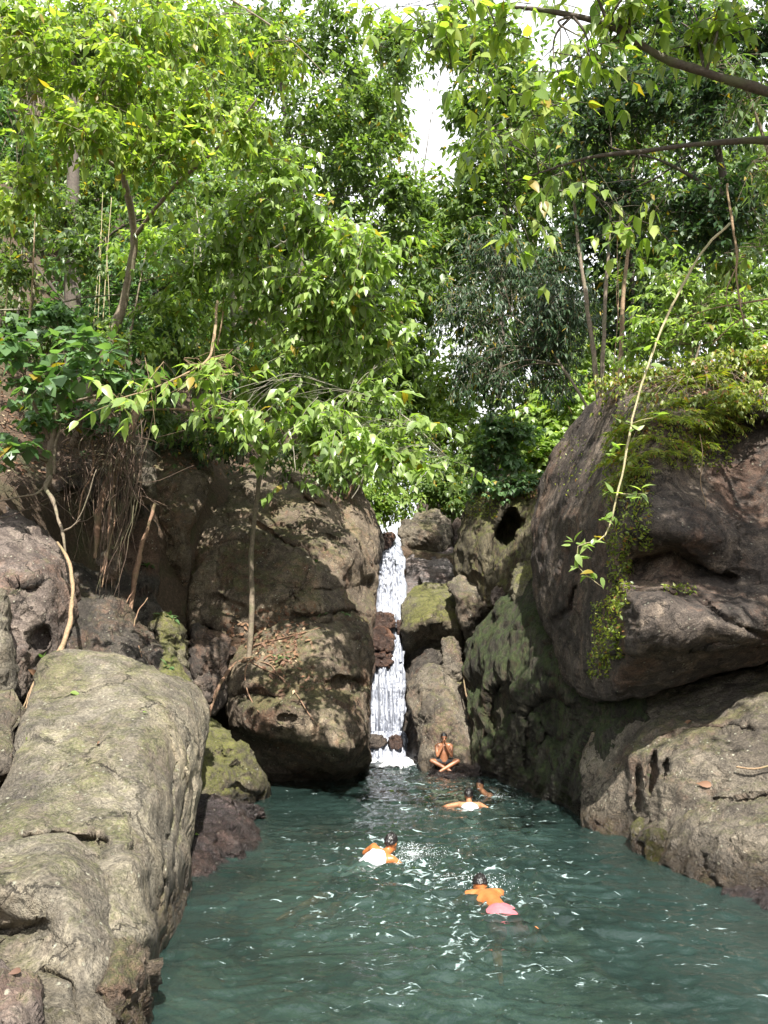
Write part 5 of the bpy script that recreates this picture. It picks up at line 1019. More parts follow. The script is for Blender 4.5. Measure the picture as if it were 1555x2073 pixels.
plant('right_shrub', 'bright narrow leaved shrub hanging in at the right edge', 'shrub', (7.0, 11.2, float(ground_z(7.0, 11.2)) - .1),
      [[(1600, 700, 11.2, .05), (1590, 500, 11, .045), (1560, 330, 10.8, .035), (1520, 200, 10.6, .02)]],
      [(1520, 180, 10.6, 60, 90, 1.5), (1545, 330, 10.8, 50, 80, 1.5), (1530, 480, 11, 45, 70, 1.4), (1470, 120, 10.6, 50, 50, 1.2)],
      'lance', 0.26, 'leaf_mid', 'mid', 'bark', nobj=110, nodes=4, droop=0.5, hang=.7, limb_r=.015)
plant('right_shrub', 'light green shrub on the soil above the huge boulder', 'shrub', (6.2, 15.2, float(ground_z(6.2, 15.2)) - .1),
      [[(1400, 730, 15, .03), (1405, 640, 15, .025), (1400, 570, 15, .012)]],
      [(1400, 580, 15, 80, 50), (1480, 620, 14.8, 80, 50), (1330, 650, 15.2, 70, 45), (1440, 540, 15, 60, 40, 1.4), (1420, 670, 14.8, 110, 35), (1530, 680, 14.4, 80, 40), (1300, 710, 15.6, 60, 40)], 'point', 0.18, 'leaf_bright', 'mid', 'bark', layers=1.8, nobj=80, limb_r=.015)
plant('right_shrub', 'blue green compound leaved shrub beside the slim trunks', 'shrub', P(1300, 790, 18),
      [[(1300, 790, 18, .03), (1305, 700, 18, .025), (1310, 660, 18, .012)]],
      [(1310, 650, 18, 70, 45), (1280, 700, 18, 50, 40), (1350, 700, 17.6, 50, 40)], 'lance', 0.22, 'leaf_teal', 'mid', 'bark', layers=1.7, limb_r=.015)
# climber with heart shaped leaves on the stump right of the waterfall
plant('climbing_vine', 'climber with pale heart shaped leaves smothering a dead stem above the pillar', 'vine', P(985, 1010, 27.2),
      [[(985, 1015, 27.2, .06), (988, 950, 27.2, .06), (992, 890, 27.2, .05), (1000, 830, 27.2, .03)]],
      [(1005, 860, 26.9, 40, 40), (980, 920, 26.9, 22, 50), (1040, 870, 27, 40, 40), (1040, 930, 26.8, 40, 30), (975, 975, 26.8, 16, 30)],
      'round', 0.25, 'leaf_teal', 'mid', 'bark', layers=2.0, nobj=150, nodes=4, limb_r=.02)
plant('ground_cover', 'low patch of round green leaves on top of the rock arch', 'plant', P(1045, 992, 25.0), [], [(1045, 975, 25.0, 50, 14, 2.6), (1010, 985, 25.0, 30, 10, 2.2), (1075, 970, 24.6, 26, 12, 2.2)], 'round', 0.2, 'leaf_teal', 'mid', 'bark', nobj=60, nodes=3, limbs=False)
# ------------------------------------------------------------------ finding the surface of a rock or the ground along a line of sight
from mathutils.bvhtree import BVHTree
_bvh = {}
def bvh_of(o):
    if o.name not in _bvh:
        me = o.data; n = len(me.vertices); co = np.empty(n * 3, np.float32); me.vertices.foreach_get('co', co)
        co = co.reshape(-1, 3) + np.array(o.location)
        _bvh[o.name] = BVHTree.FromPolygons(co.tolist(), [list(p.vertices) for p in me.polygons])
    return _bvh[o.name]
def find_rock(text):
    for lst in ROCKS.values():
        for o, f, B in lst:
            if text in o['label']: return o
R_HUGE, R_UP, R_LOW = find_rock('huge dark overhanging'), find_rock('upper part above'), find_rock('overhanging lower half')
R_PALE, R_ARCH, R_SLOPE, R_SPECK = find_rock('big pale sunlit'), find_rock('mossy rock arch'), find_rock('broad brown rock slope'), find_rock('speckled grey boulder')
R_PILL = find_rock('tall mossy pillar'); R_CLIFF = find_rock('tall brown cliff boulder')
GROUND = bpy.data.objects['ground']
def hit(px, py, objs):
    d = P(px, py, 1.0) - np.array([0, 0, EYE_H]); d = Vector(d).normalized(); best = None
    for o in objs:
        h = bvh_of(o).ray_cast(Vector((0, 0, EYE_H)), d)
        if h[0] is not None and (best is None or h[3] < best[2]): best = (h[0], h[1], h[3])
    return best
def surf_leaves(name, label, cat, spots, kind, leaf, mat, q='mid', kind_tag='stuff', lift=0.02, flat=0.8, jit=0.5, parent=None):
    """leaves lying on or growing from surfaces: spots [(px0,px1,py0,py1,n,objs)]"""
    g = Geo(); p_, r_, s_ = [], [], []
    for (x0, x1, y0, y1, n, objs) in spots:
        for _ in range(n):
            h = hit(random.uniform(x0, x1), random.uniform(y0, y1), objs)
            if h is None: continue
            nn = np.array(h[1]); 
            if nn @ (np.array(h[0]) - np.array([0, 0, EYE_H])) > 0: nn = -nn
            d = RNG.normal(0, 1, 3); d = d - nn * (d @ nn) * flat; up = nn + RNG.normal(0, jit, 3)
            p_.append(np.array(h[0]) + nn * (lift * (0.3 + RNG.random()))); r_.append(frames(d[None], up[None])[0]); s_.append(leaf * (0.6 + .7 * RNG.random()))
    if not p_: return None
    place_leaves(g, kind, q, np.array(p_), np.array(r_), np.array(s_))
    return tag(g.build(name, M[mat], parent, smooth=False), label if parent is None else None, cat if parent is None else None, kind=kind_tag)

# ------------------------------------------------------------------ lianas, roots, poles
def vine(name, label, cat, main, sub=(), mat='bark_tan', leaves=(), leaf=0.16, lmat='leaf_bright', lkind='point', root_at=-1, subname='shoot', sides=7):
    pw = pathpx(main, 50)
    pw[:, :3] += 0.015 * np.stack([fbm(pw[:, :3] * 2.5, 3), fbm(pw[:, :3] * 2.5 + 9, 3), 0 * pw[:, 0]], -1)
    root = thing(name, label, cat, pw[root_at, :3])
    g = Geo(); g.tube(pw[:, :3], pw[:, 3], sides, 0.3); g.build('stem', M[mat], root)
    for s in sub:
        sw = pathpx(s, 24); g = Geo(); g.tube(sw[:, :3] + 0.012 * np.stack([fbm(sw[:, :3] * 3, 2)] * 3, -1), sw[:, 3], 5, .2); g.build(subname, M[mat], root)
    ms = leaf_meshes(lkind, lmat)
    for (px, py, Y, n) in leaves:
        c = P(px, py, Y)
        for _ in range(n):
            o = bpy.data.objects.new('leaf', random.choice(ms)); COL.objects.link(o); o.parent = root
            d = np.array([random.gauss(0, 1), random.gauss(-.3, .6), random.gauss(0.1, .5)]); R = frames(d[None], (np.array([0, -.5, 1.0]) + RNG.normal(0, .3, 3))[None])[0]
            Mx = np.eye(4); Mx[:3, :3] = R * leaf * random.uniform(.65, 1.2); Mx[:3, 3] = c + RNG.normal(0, .035, 3) - np.array(root.location); o.matrix_basis = Matrix(Mx.tolist())
    return root
vine('hanging_vine', 'pale arching vine hanging in front of the huge right boulder with bright leaf clusters', 'vine',
     [(1478, 452, 10.2, .020), (1430, 500, 10.0, .020), (1375, 590, 9.8, .019), (1330, 690, 9.7, .017), (1298, 780, 9.6, .016), (1276, 870, 9.6, .015), (1258, 965, 9.6, .014), (1243, 1035, 9.6, .012), (1222, 1088, 9.6, .009), (1190, 1098, 9.6, .006), (1168, 1108, 9.6, .005), (1172, 1150, 9.6, .004), (1190, 1165, 9.6, .004), (1222, 1190, 9.6, .003)],
     [[(1272, 860, 9.6, .006), (1300, 850, 9.5, .004), (1330, 845, 9.5, .003)], [(1256, 1000, 9.6, .006), (1285, 1000, 9.5, .004), (1312, 998, 9.5, .003)]], 'stem_pale',
     [(1335, 840, 9.5, 3), (1290, 870, 9.5, 3), (1270, 855, 9.55, 2), (1232, 915, 9.6, 5), (1250, 908, 9.55, 3), (1240, 1000, 9.6, 3), (1270, 1000, 9.55, 4), (1300, 995, 9.5, 5), (1222, 1050, 9.6, 5), (1240, 1048, 9.6, 2), (1165, 1098, 9.6, 5), (1185, 1100, 9.6, 5), (1205, 1100, 9.6, 3), (1165, 1128, 9.6, 4), (1170, 1150, 9.6, 4), (1185, 1168, 9.6, 4), (1205, 1170, 9.6, 3), (1300, 705, 9.7, 4), (1310, 740, 9.7, 4), (1320, 690, 9.7, 4)], leaf=0.17, root_at=0)
vine('hanging_vine', 'thin brown vine dropping from the upper right branches to the fern bank', 'vine',
     [(1472, 372, 11, .022), (1480, 440, 11, .02), (1492, 510, 11, .02), (1490, 560, 11, .017), (1500, 620, 11, .013), (1508, 665, 11.2, .008)],
     [[(1490, 540, 11, .012), (1470, 600, 11, .008), (1500, 650, 11.1, .005)], [(1440, 700, 11.6, .008), (1480, 660, 11.4, .01), (1510, 640, 11.3, .008)], [(1395, 640, 11.5, .006), (1455, 622, 11.3, .012), (1560, 605, 11, .018)]], 'bark_tan', [(1500, 560, 11, 3)], root_at=0)
vine('liana', 'thick tan liana snaking down between the purple boulder and the pale boulder', 'vine',
     [(118, 1098, 13.0, .02), (132, 1120, 12.7, .028), (146, 1160, 12.4, .034), (148, 1200, 12.2, .036), (142, 1262, 11.9, .036), (126, 1310, 11.6, .035), (98, 1345, 11.3, .032), (70, 1385, 10.9, .028), (56, 1425, 10.3, .024), (50, 1465, 9.8, .02), (36, 1530, 9.2, .017), (14, 1600, 8.7, .014), (-8, 1660, 8.4, .012)],
     [[(128, 1312, 11.55, .016), (96, 1352, 11.2, .014), (60, 1400, 10.8, .012), (40, 1455, 10.2, .010), (28, 1520, 9.6, .008)], [(70, 1390, 10.7, .012), (62, 1430, 10.1, .012), (66, 1452, 9.9, .009)], [(136, 1280, 11.9, .006), (142, 1310, 11.8, .003)]], 'bark_tan')
vine('forked_branch', 'dead crooked forked branch hanging in the dark hollow at left', 'branch',
     [(104, 965, 13.6, .05), (92, 985, 13.5, .045), (105, 1010, 13.4, .035), (118, 1050, 13.3, .03), (128, 1085, 13.2, .028), (134, 1118, 13.2, .015)],
     [[(90, 985, 13.5, .026), (72, 1000, 13.4, .022), (40, 1006, 13.3, .018), (-10, 1016, 13.2, .014)], [(130, 1075, 13.2, .02), (150, 1062, 13.1, .016), (172, 1020, 13, .014), (196, 950, 12.9, .01)], [(148, 1064, 13.1, .012), (162, 1052, 13.05, .008)], [(84, 960, 13.6, .02), (40, 940, 13.4, .015), (-10, 962, 13.3, .012)], [(110, 960, 13.6, .03), (112, 900, 13.6, .026), (125, 850, 13.6, .02)]], 'bark', subname='branch', root_at=0)
rt = thing('strangler_roots', 'curtain of brown aerial roots hanging beside the grey rock stub', 'roots', P(215, 1180, 14.3))
for k, pth in enumerate([
    [(282, 800, 15, .07), (268, 860, 14.8, .075), (240, 930, 14.6, .08), (215, 990, 14.5, .08), (200, 1040, 14.4, .07), (194, 1090, 14.4, .05), (190, 1130, 14.4, .03)],
    [(262, 870, 14.7, .03), (236, 960, 14.4, .035), (222, 1040, 14.3, .035), (218, 1100, 14.3, .03), (205, 1160, 14.2, .02)],
    [(232, 880, 14.6, .02), (226, 960, 14.3, .022), (232, 1040, 14.2, .02), (222, 1110, 14.2, .018), (206, 1190, 14.1, .012)],
    [(312, 1020, 15.4, .03), (300, 1070, 15.2, .04), (286, 1110, 15.1, .05), (276, 1160, 15, .055), (268, 1200, 15, .045), (262, 1240, 14.9, .045), (258, 1290, 14.6, .055), (250, 1345, 14.0, .05)],
    [(276, 1180, 14.9, .016), (258, 1215, 14.8, .016), (245, 1240, 14.7, .012), (240, 1225, 14.7, .008)],
    [(186, 880, 14.4, .016), (188, 940, 14.2, .018), (176, 985, 14.1, .016), (160, 1030, 14, .014), (152, 1062, 14, .01)],
    [(300, 1210, 15.2, .012), (272, 1260, 14.4, .012), (285, 1330, 13.6, .008)]]):
    pw = pathpx(pth, 40); pw[:, :3] += 0.03 * np.stack([fbm(pw[:, :3] * 2 + k, 3), fbm(pw[:, :3] * 2 + 20 + k, 3), 0 * pw[:, 0]], -1)
    g = Geo(); g.tube(pw[:, :3], pw[:, 3], 8, .35); g.build('root', M['root'], rt)
g = Geo()
for k in range(150):
    x = random.choice([random.uniform(110, 300), random.uniform(215, 285)]); y = random.uniform(830, 960); x2 = x * .6 + 70 + random.gauss(0, 16); y2 = y + random.uniform(40, 250) * (1.2 if x > 200 else .8); Y = random.uniform(13.8, 15.2)
    xm = (x + x2) / 2 + random.gauss(0, 20)
    pw = pathpx([(x, y, Y, .008), (xm, (y + y2) / 2, Y - .1, .007), (x2, y2, Y - .1, .003)], 14)
    g.tube(pw[:, :3] + 0.05 * np.stack([fbm(pw[:, :3] * 2.2 + k, 2), fbm(pw[:, :3] * 2.2 + 7 + k, 2), 0 * pw[:, 0]], -1), pw[:, 3] * random.uniform(.7, 1.7), 4)
for k in range(90):           # tangle of fine roots and dead twigs on the slope above the hollow
    x = random.uniform(-10, 260); y = random.uniform(800, 1000); a = random.gauss(0, 60); Y = random.uniform(13.6, 15)
    pw = pathpx([(x, y, Y, .006), (x + a, y + random.gauss(10, 30), Y - .1, .006), (x + 2 * a + random.gauss(0, 30), y + random.gauss(20, 50), Y, .003)], 14)
    g.tube(pw[:, :3] + 0.05 * np.stack([fbm(pw[:, :3] * 2.2 + k, 2)] * 3, -1), pw[:, 3] * random.uniform(.7, 1.6), 4)
tag(g.build('root_fibres', M['root_dark'], rt), kind='stuff')
bc = thing('cane_clump', 'clump of thin straw coloured canes standing on the left slope', 'canes', P(200, 720, 16.3))
for (x0, y0, x1, y1, Y, r) in [(196, 720, 208, 390, 16.3, .011), (205, 715, 226, 400, 16.3, .012), (186, 700, 204, 470, 16.2, .009), (222, 690, 214, 480, 16.2, .009)]:
    pw = pathpx([(x0, y0, Y, r), ((x0 + x1) / 2 + random.uniform(-9, 9), (y0 + y1) / 2, Y, r), (x1, y1, Y, r * .6)], 16); g = Geo(); g.tube(pw[:, :3], pw[:, 3], 6); g.build('cane', M['stem_pale'], bc)
for lab, x0, y0, x1, y1, Y, r, mt in [('orange brown bare pole at the far left of the slope', 42, 800, 72, 420, 14.5, .022, 'bark_tan'), ('grey bare pole behind the orange one at far left', 30, 700, 45, 420, 15.5, .03, 'bark_grey'), ('leaning pale stem above the big round leaves', 10, 640, 20, 420, 15, .018, 'stem_pale'), ('thin grey stem rising beside the pale trunk', 405, 600, 395, 400, 16, .025, 'bark_grey'), ('twisted tan stem right of the dead limb', 440, 700, 452, 560, 15, .02, 'bark_tan')]:
    pw = pathpx([(x0, y0, Y, r), ((x0 + x1) / 2 + 6, (y0 + y1) / 2, Y, r * .9), (x1, y1, Y, r * .5)], 20); g = Geo(); g.tube(pw[:, :3], pw[:, 3], 7, .2)
    tag(g.build('bare_stem', M[mt]), label=lab, cat='stem')
for k, (lab, pth, mt) in enumerate([
    ('bare dead limb lying level above the cliff top at left', [(262, 836, 15.6, .02), (330, 828, 16, .03), (400, 832, 16.4, .034), (440, 846, 16.8, .03), (500, 845, 17, .025), (545, 850, 17.2, .015)], 'bark_tan'),
    ('pale bare branch crossing the left slope behind the leaning trunk', [(-10, 628, 14.5, .02), (80, 624, 15, .02), (160, 606, 15.6, .02), (240, 596, 16, .015), (280, 600, 16.2, .01)], 'bark_grey'),
    ('dark thick dead branch slanting up below the drooping leaves', [(255, 640, 16.6, .05), (290, 620, 16.6, .06), (325, 585, 16.6, .06), (350, 560, 16.4, .04)], 'bark_dark'),
    ('zigzag pale twig hanging in front of the cliff top', [(585, 870, 15, .012), (592, 900, 14.9, .012), (596, 935, 14.8, .009), (600, 958, 14.8, .005)], 'bark_grey'),
    ('leaning dead stick at the cliff edge near the waterfall', [(700, 1010, 23.4, .05), (716, 975, 23.3, .05), (730, 940, 23.2, .035)], 'root'),
    ('dead stick leaning the other way at the cliff edge', [(712, 1010, 23.2, .02), (740, 960, 23, .02), (760, 930, 23, .012)], 'bark_grey'),
    ('red brown root hanging down the gap beside the upright stone', [(938, 1370, 22.6, .02), (944, 1400, 22.4, .025), (950, 1430, 22.2, .02), (948, 1455, 22, .01)], 'root'),
    ('bare stick lying across the broad rock slope at right', [(1490, 1552, 10.95, .012), (1525, 1556, 10.85, .014), (1560, 1550, 10.8, .012)], 'bark_tan'),
    ('tree branch slanting across the far trees at right', [(1400, 310, 16.0, .02), (1330, 360, 16, .03), (1240, 395, 16, .02), (1180, 400, 16, .01)], 'bark_dark'),
    ('thin brown root dangling down the dark face of the huge boulder', [(1418, 880, 12.2, .006), (1424, 930, 12.1, .007), (1420, 970, 12.1, .006), (1430, 1010, 12.1, .005), (1430, 1030, 12.1, .003)], 'bark_tan')]):
    pw = pathpx(pth, 40); pw[:, :3] += 0.03 * np.stack([fbm(pw[:, :3] * 2 + k, 3), fbm(pw[:, :3] * 2 + 9 + k, 3), 0 * pw[:, 0]], -1)
    g = Geo(); g.tube(pw[:, :3], pw[:, 3], 7, .3)
    nm = {2: 'dead_branch', 3: 'twig', 4: 'dead_stick', 5: 'dead_stick', 6: 'hanging_root', 7: 'dead_stick', 8: 'tree_branch', 9: 'hanging_root'}.get(k, 'dead_branch')
    tag(g.build(nm, M[mt]), label=lab, cat={'twig': 'twig', 'dead_stick': 'stick', 'hanging_root': 'root'}.get(nm, 'branch'))
# roots of the sapling spread over the ledge
sap = next(o for o in bpy.data.objects if o.name.startswith('sapling') and o.type == 'EMPTY')
for pth in [[(498, 1335), (470, 1350), (446, 1385), (430, 1425), (420, 1470), (424, 1525)], [(503, 1340), (496, 1362), (500, 1395), (510, 1420), (524, 1442)], [(505, 1338), (530, 1352), (570, 1372), (600, 1405), (625, 1445), (640, 1465)], [(506, 1335), (545, 1345), (560, 1362), (580, 1385)], [(508, 1310), (530, 1302), (570, 1292), (610, 1282), (650, 1270)]]:
    w = []
    for i, (x, y) in enumerate(pth):
        h = hit(x, y, [R_LOW, R_UP]); Yd = h[0].y - .04 if h and x > 465 else (18.3 - .35 * i)
        w.append((x, y, Yd, (.055 if pth[0][0] == 498 else .022) * (1 - .6 * i / len(pth))))
    pw = pathpx(w, 30); g = Geo(); g.tube(pw[:, :3], pw[:, 3], 6, .3); g.build('root', M['root'], sap)
# ------------------------------------------------------------------ ferns on the huge boulder
def frond_geo(n=15, ln=1.0, arch=0.35):
    g = Geo(); t = np.linspace(0, 1, n); rach = np.stack([0 * t, t * ln, arch * (t - 1.7 * t * t)], -1)
    g.tube(rach, np.linspace(.012, .004, n), 3)
    pos, R, sc = [], [], []
    for i in range(2, n):
        tan = unit((rach[i] - rach[i - 1])[None])[0]; L = .30 * math.sin(math.pi * (0.12 + .85 * t[i])) ** .8
        for s in (-1, 1):
            pos.append(rach[i]); R.append(frames((np.array([s, .35, -.25]) + RNG.normal(0, .12, 3))[None], (np.array([0, 0, 1.0]) + RNG.normal(0, .2, 3))[None])[0]); sc.append(L)
    place_leaves(g, 'lance', 'mid', np.array(pos), np.array(R), np.array(sc)); return g
FROND = []
for k in range(4):
    g = frond_geo(15, 1.0, [.35, .6, .2, .8][k]); me = mesh_np('frond', np.concatenate(g.V), g.faces(), False); me.materials.append(M['leaf_fern']); FROND.append(me)
def fern(label, px, py, size, nfr, objs, group, down=0.25):
    h = hit(px, py, objs)
    if h is None: return
    root = thing('fern', label, 'fern', h[0], group); nn = np.array(h[1])
    if nn[1] > 0: nn = -nn
    for k in range(nfr):
        a = 2 * math.pi * (k + random.random() * .6) / nfr
        d = np.array([math.cos(a), math.sin(a) * .6, .25 - down * random.random() * 2]) + nn * .55
        R = frames(d[None], (np.array([0, 0, 1.0]) + nn * .8)[None])[0]
        o = bpy.data.objects.new('frond', random.choice(FROND)); COL.objects.link(o); o.parent = root
        Mx = np.eye(4); Mx[:3, :3] = R * size * random.uniform(.7, 1.2); o.matrix_basis = Matrix(Mx.tolist())
FP = [(1262, 905), (1285, 880), (1308, 862), (1330, 890), (1352, 860), (1375, 850), (1398, 872), (1418, 842), (1440, 868), (1462, 838), (1480, 862), (1270, 940), (1300, 925), (1345, 915), (1372, 905), (1408, 905), (1285, 960), (1255, 975), (1320, 800), (1370, 790), (1430, 785), (1500, 800), (1530, 820), (1545, 770), (1390, 820), (1450, 810)]
for k, (x, y) in enumerate(FP):
    fern('yellow green fern growing on the shoulder of the huge right boulder', x, y, random.uniform(.42, .72), 8, [R_HUGE], 'ferns on the huge right boulder', .5)
for k, (x, y) in enumerate([(1250, 760), (1300, 745), (1345, 725), (1395, 715), (1440, 705), (1490, 700), (1535, 690), (1320, 690), (1380, 670), (1450, 660), (1510, 650)]):
    fern('small fern on the soil behind the top of the huge right boulder', x, y, random.uniform(.35, .6), 8, [R_HUGE, GROUND], 'ferns on the soil above the huge boulder')
surf_leaves('moss_tufts', 'ragged moss and tiny leaves down the corner of the huge right boulder', 'moss',
    [(1225, 1310, 880, 1010, 900, [R_HUGE]), (1235, 1320, 1000, 1110, 500, [R_HUGE]), (1238, 1275, 1100, 1230, 420, [R_HUGE]), (1205, 1265, 1220, 1330, 560, [R_HUGE]), (1195, 1240, 1320, 1370, 160, [R_HUGE]), (1250, 1500, 800, 900, 1500, [R_HUGE]), (1350, 1480, 900, 950, 300, [R_HUGE]), (1130, 1210, 880, 1000, 90, [R_HUGE]), (1340, 1400, 1192, 1200, 60, [R_HUGE])], 'point', 0.075, 'leaf_fern', 'lo', lift=0.08, flat=0.35, jit=.8)
surf_leaves('ground_moss', 'mossy weeds and seedlings over the soil and rocks above the boulders', 'weeds',
    [(1240, 1560, 690, 790, 1500, [R_HUGE, GROUND]), (940, 1010, 990, 1050, 300, [R_PILL, R_ARCH]), (1000, 1090, 975, 1010, 250, [R_ARCH])], 'point', 0.10, 'leaf_fern', 'lo', lift=0.12, flat=0.3, jit=.8)
surf_leaves('leaf_litter', 'brown fallen leaves strewn over the slopes and ledges', 'leaf litter',
    [(1270, 1560, 690, 800, 420, [R_HUGE, GROUND]), (0, 330, 640, 960, 1400, [GROUND]), (330, 520, 860, 960, 260, [GROUND, R_CLIFF, R_UP]), (455, 640, 1230, 1300, 170, [R_UP, R_LOW]), (500, 600, 1280, 1340, 160, [R_UP, R_LOW]), (540, 640, 1330, 1400, 50, [R_LOW]), (1000, 1095, 985, 1010, 90, [R_ARCH]), (1380, 1480, 780, 850, 60, [R_HUGE])], 'point', 0.15, 'leaf_litter', 'mid', lift=0.03, flat=0.9, jit=.35)
# weeds on the ledges of the left cliff and in the gully
for lab, x, y, Yh, objs, s in [('small weed in the crack below the left cliff top', 640, 1140, 0, [R_UP], .1), ('small weed tuft on the ledge beside the sapling', 575, 1335, 0, [R_LOW, R_UP], .12), ('weed in the horizontal crack near the waterfall', 650, 1247, 0, [R_UP, R_LOW], .1), ('weed at the right end of the horizontal crack', 700, 1245, 0, [R_UP, R_LOW], .1), ('weed on the cliff top beside the pale trunk', 420, 905, 0, [R_CLIFF, R_UP, GROUND], .16), ('weed on the sunlit cliff shoulder', 372, 905, 0, [R_CLIFF, GROUND], .14), ('leafy weed at the top of the dark gully', 330, 1215, 0, [find_rock('mossy brown rock filling'), R_CLIFF], .14), ('leafy weed in the dark gully', 345, 1250, 0, [find_rock('mossy brown rock filling')], .14), ('weed hanging in the hollow beside the roots', 300, 1150, 0, [R_CLIFF, find_rock('dark rock wall in shade')], .14), ('fresh green seedling between the left edge rocks', 88, 1338, 0, [find_rock('purple brown leaning')], .1), ('small weed at the shoulder of the pale boulder', 345, 1352, 0, [find_rock('dark shaded rock face'), find_rock('smooth mossy')], .1)]:
    h = hit(x, y, objs)
    if h is None: continue
    root = thing('weed', lab, 'plant', h[0]); ms = leaf_meshes('point', 'leaf_teal')
    for k in range(12):
        o = bpy.data.objects.new('leaf', random.choice(ms)); COL.objects.link(o); o.parent = root
        d = np.array([random.gauss(0, 1), -abs(random.gauss(.6, .4)), random.gauss(.3, .5)]); R = frames(d[None], np.array([[0, -.4, 1.0]]))[0]
        Mx = np.eye(4); Mx[:3, :3] = R * s * random.uniform(.8, 1.6); Mx[:3, 3] = d * s * .8 * random.random() + np.array([0, -.03, .02]); o.matrix_basis = Matrix(Mx.tolist())
# single fallen leaves one can pick out
for lab, x, y, s, mt, objs in [('yellow green fallen leaf on top of the big pale boulder', 143, 1405, .17, 'leaf_bright', [R_PALE]), ('small pale leaf on the middle of the big pale boulder', 288, 1446, .08, 'leaf_bright', [R_PALE]), ('brown leaf caught in the hollow of the big pale boulder', 206, 1505, .10, 'leaf_litter', [R_PALE]), ('orange leaf lying by the liana at the left edge', 68, 1365, .20, 'leaf_litter', [R_PALE, find_rock('purple brown leaning')]), ('yellow leaf standing by the liana lower at the left edge', 48, 1500, .16, 'leaf_yellow', [R_PALE, find_rock('lower of two')]), ('pale leaf near the bottom left corner rock', 38, 1970, .08, 'leaf_litter', [find_rock('grey purple rock at the very bottom')]), ('dry brown leaf on the broad rock slope at right', 1440, 1590, .2, 'leaf_litter', [R_SLOPE, R_SPECK]), ('curled brown leaf on the upper rock slope at right', 1400, 1462, .18, 'leaf_litter', [R_SLOPE]), ('big dry leaf hanging in the ferns on the huge boulder', 1420, 800, .3, 'leaf_litter', [R_HUGE]), ('yellow leaf on the wet dark rock at the left waterline', 398, 1690, .07, 'leaf_bright', [find_rock('wet dark brown rock')])]:
    h = hit(x, y, objs)
    if h is None: continue
    nn = np.array(h[1]); nn = -nn if nn @ (np.array(h[0]) - np.array([0, 0, EYE_H])) > 0 else nn
    d = np.array([random.gauss(0, 1), random.gauss(0, .5), 0.2]); d -= nn * (d @ nn); R = frames(d[None], nn[None])[0]
    o = bpy.data.objects.new('fallen_leaf', leaf_meshes('point', mt)[1]); COL.objects.link(o)
    Mx = np.eye(4); Mx[:3, :3] = R * s; Mx[:3, 3] = np.array(h[0]) + nn * .03; o.matrix_basis = Matrix(Mx.tolist()); tag(o, lab, 'leaf')
# ------------------------------------------------------------------ people
def skin_mat(name, c, rough=0.42):
    m = bpy.data.materials.new(name); t, nd, L = nodes_of(m)
    out = N(t, 'ShaderNodeOutputMaterial'); bs = N(t, 'ShaderNodeBsdfPrincipled', Roughness=rough); L.new(bs.outputs[0], out.inputs[0])
    tc = N(t, 'ShaderNodeTexCoord'); n = N(t, 'ShaderNodeTexNoise', Scale=14.0, Detail=4.0); L.new(tc.outputs['Object'], n.inputs['Vector'])
    L.new(ramp(t, [(0.3, tuple(x * .8 for x in c)), (0.7, c)], n.outputs['Fac']).outputs[0], bs.inputs['Base Color'])
    bs.inputs['Subsurface Weight'].default_value = 0.12; bs.inputs['Subsurface Radius'].default_value = (0.02, 0.008, 0.004)
    return m
def cloth_mat(name, c, rough=0.7):
    m = bpy.data.materials.new(name); t, nd, L = nodes_of(m)
    out = N(t, 'ShaderNodeOutputMaterial'); bs = N(t, 'ShaderNodeBsdfPrincipled', Roughness=rough); L.new(bs.outputs[0], out.inputs[0])
    tc = N(t, 'ShaderNodeTexCoord'); n = N(t, 'ShaderNodeTexNoise', Scale=20.0, Detail=5.0, Distortion=0.6); L.new(tc.outputs['Object'], n.inputs['Vector'])
    L.new(ramp(t, [(0.3, tuple(x * .78 for x in c)), (0.7, c)], n.outputs['Fac']).outputs[0], bs.inputs['Base Color'])
    bp = N(t, 'ShaderNodeBump', Strength=0.6, Distance=0.02); L.new(n.outputs['Fac'], bp.inputs['Height']); L.new(bp.outputs[0], bs.inputs['Normal'])
    return m
M['skin_tan'] = skin_mat('skin_tan', (0.33, 0.145, 0.075)); M['skin_brown'] = skin_mat('skin_brown', (0.36, 0.17, 0.09)); M['skin_warm'] = skin_mat('skin_warm', (0.40, 0.14, 0.045), 0.35)
M['skin_sunlit'] = skin_mat('skin_sunlit', (0.56, 0.28, 0.15)); M['hair'] = cloth_mat('hair', (0.012, 0.010, 0.010), 0.35); M['cloth_white'] = cloth_mat('cloth_white', (0.55, 0.55, 0.58)); M['cloth_black'] = cloth_mat('cloth_black', (0.03, 0.032, 0.035)); M['cloth_pink'] = cloth_mat('cloth_pink', (0.42, 0.11, 0.13))  # smiling swimmer's skin is brightened in its colour to look sunlit
M['dark_eye'] = cloth_mat('dark_eye', (0.02, 0.014, 0.012), 0.3); M['teeth'] = cloth_mat('teeth', (0.75, 0.72, 0.66), 0.35); M['lip'] = cloth_mat('lip', (0.30, 0.12, 0.09), 0.5)
def cone_geo(a, b, ra, rb, n=12):
    """round-ended tapered limb"""
    a = np.asarray(a, float); b = np.asarray(b, float); L = np.linalg.norm(b - a); d = (b - a) / (L + 1e-9)
    th = np.linspace(0, math.pi / 2, 4)
    pts = [a - d * ra * math.cos(t) for t in th] + [b + d * rb * math.sin(t) for t in th]
    rad = [max(ra * math.sin(t), 1e-3) for t in th] + [max(rb * math.cos(t), 1e-3) for t in th]
    return tube_geo(np.array(pts), np.array(rad), n)
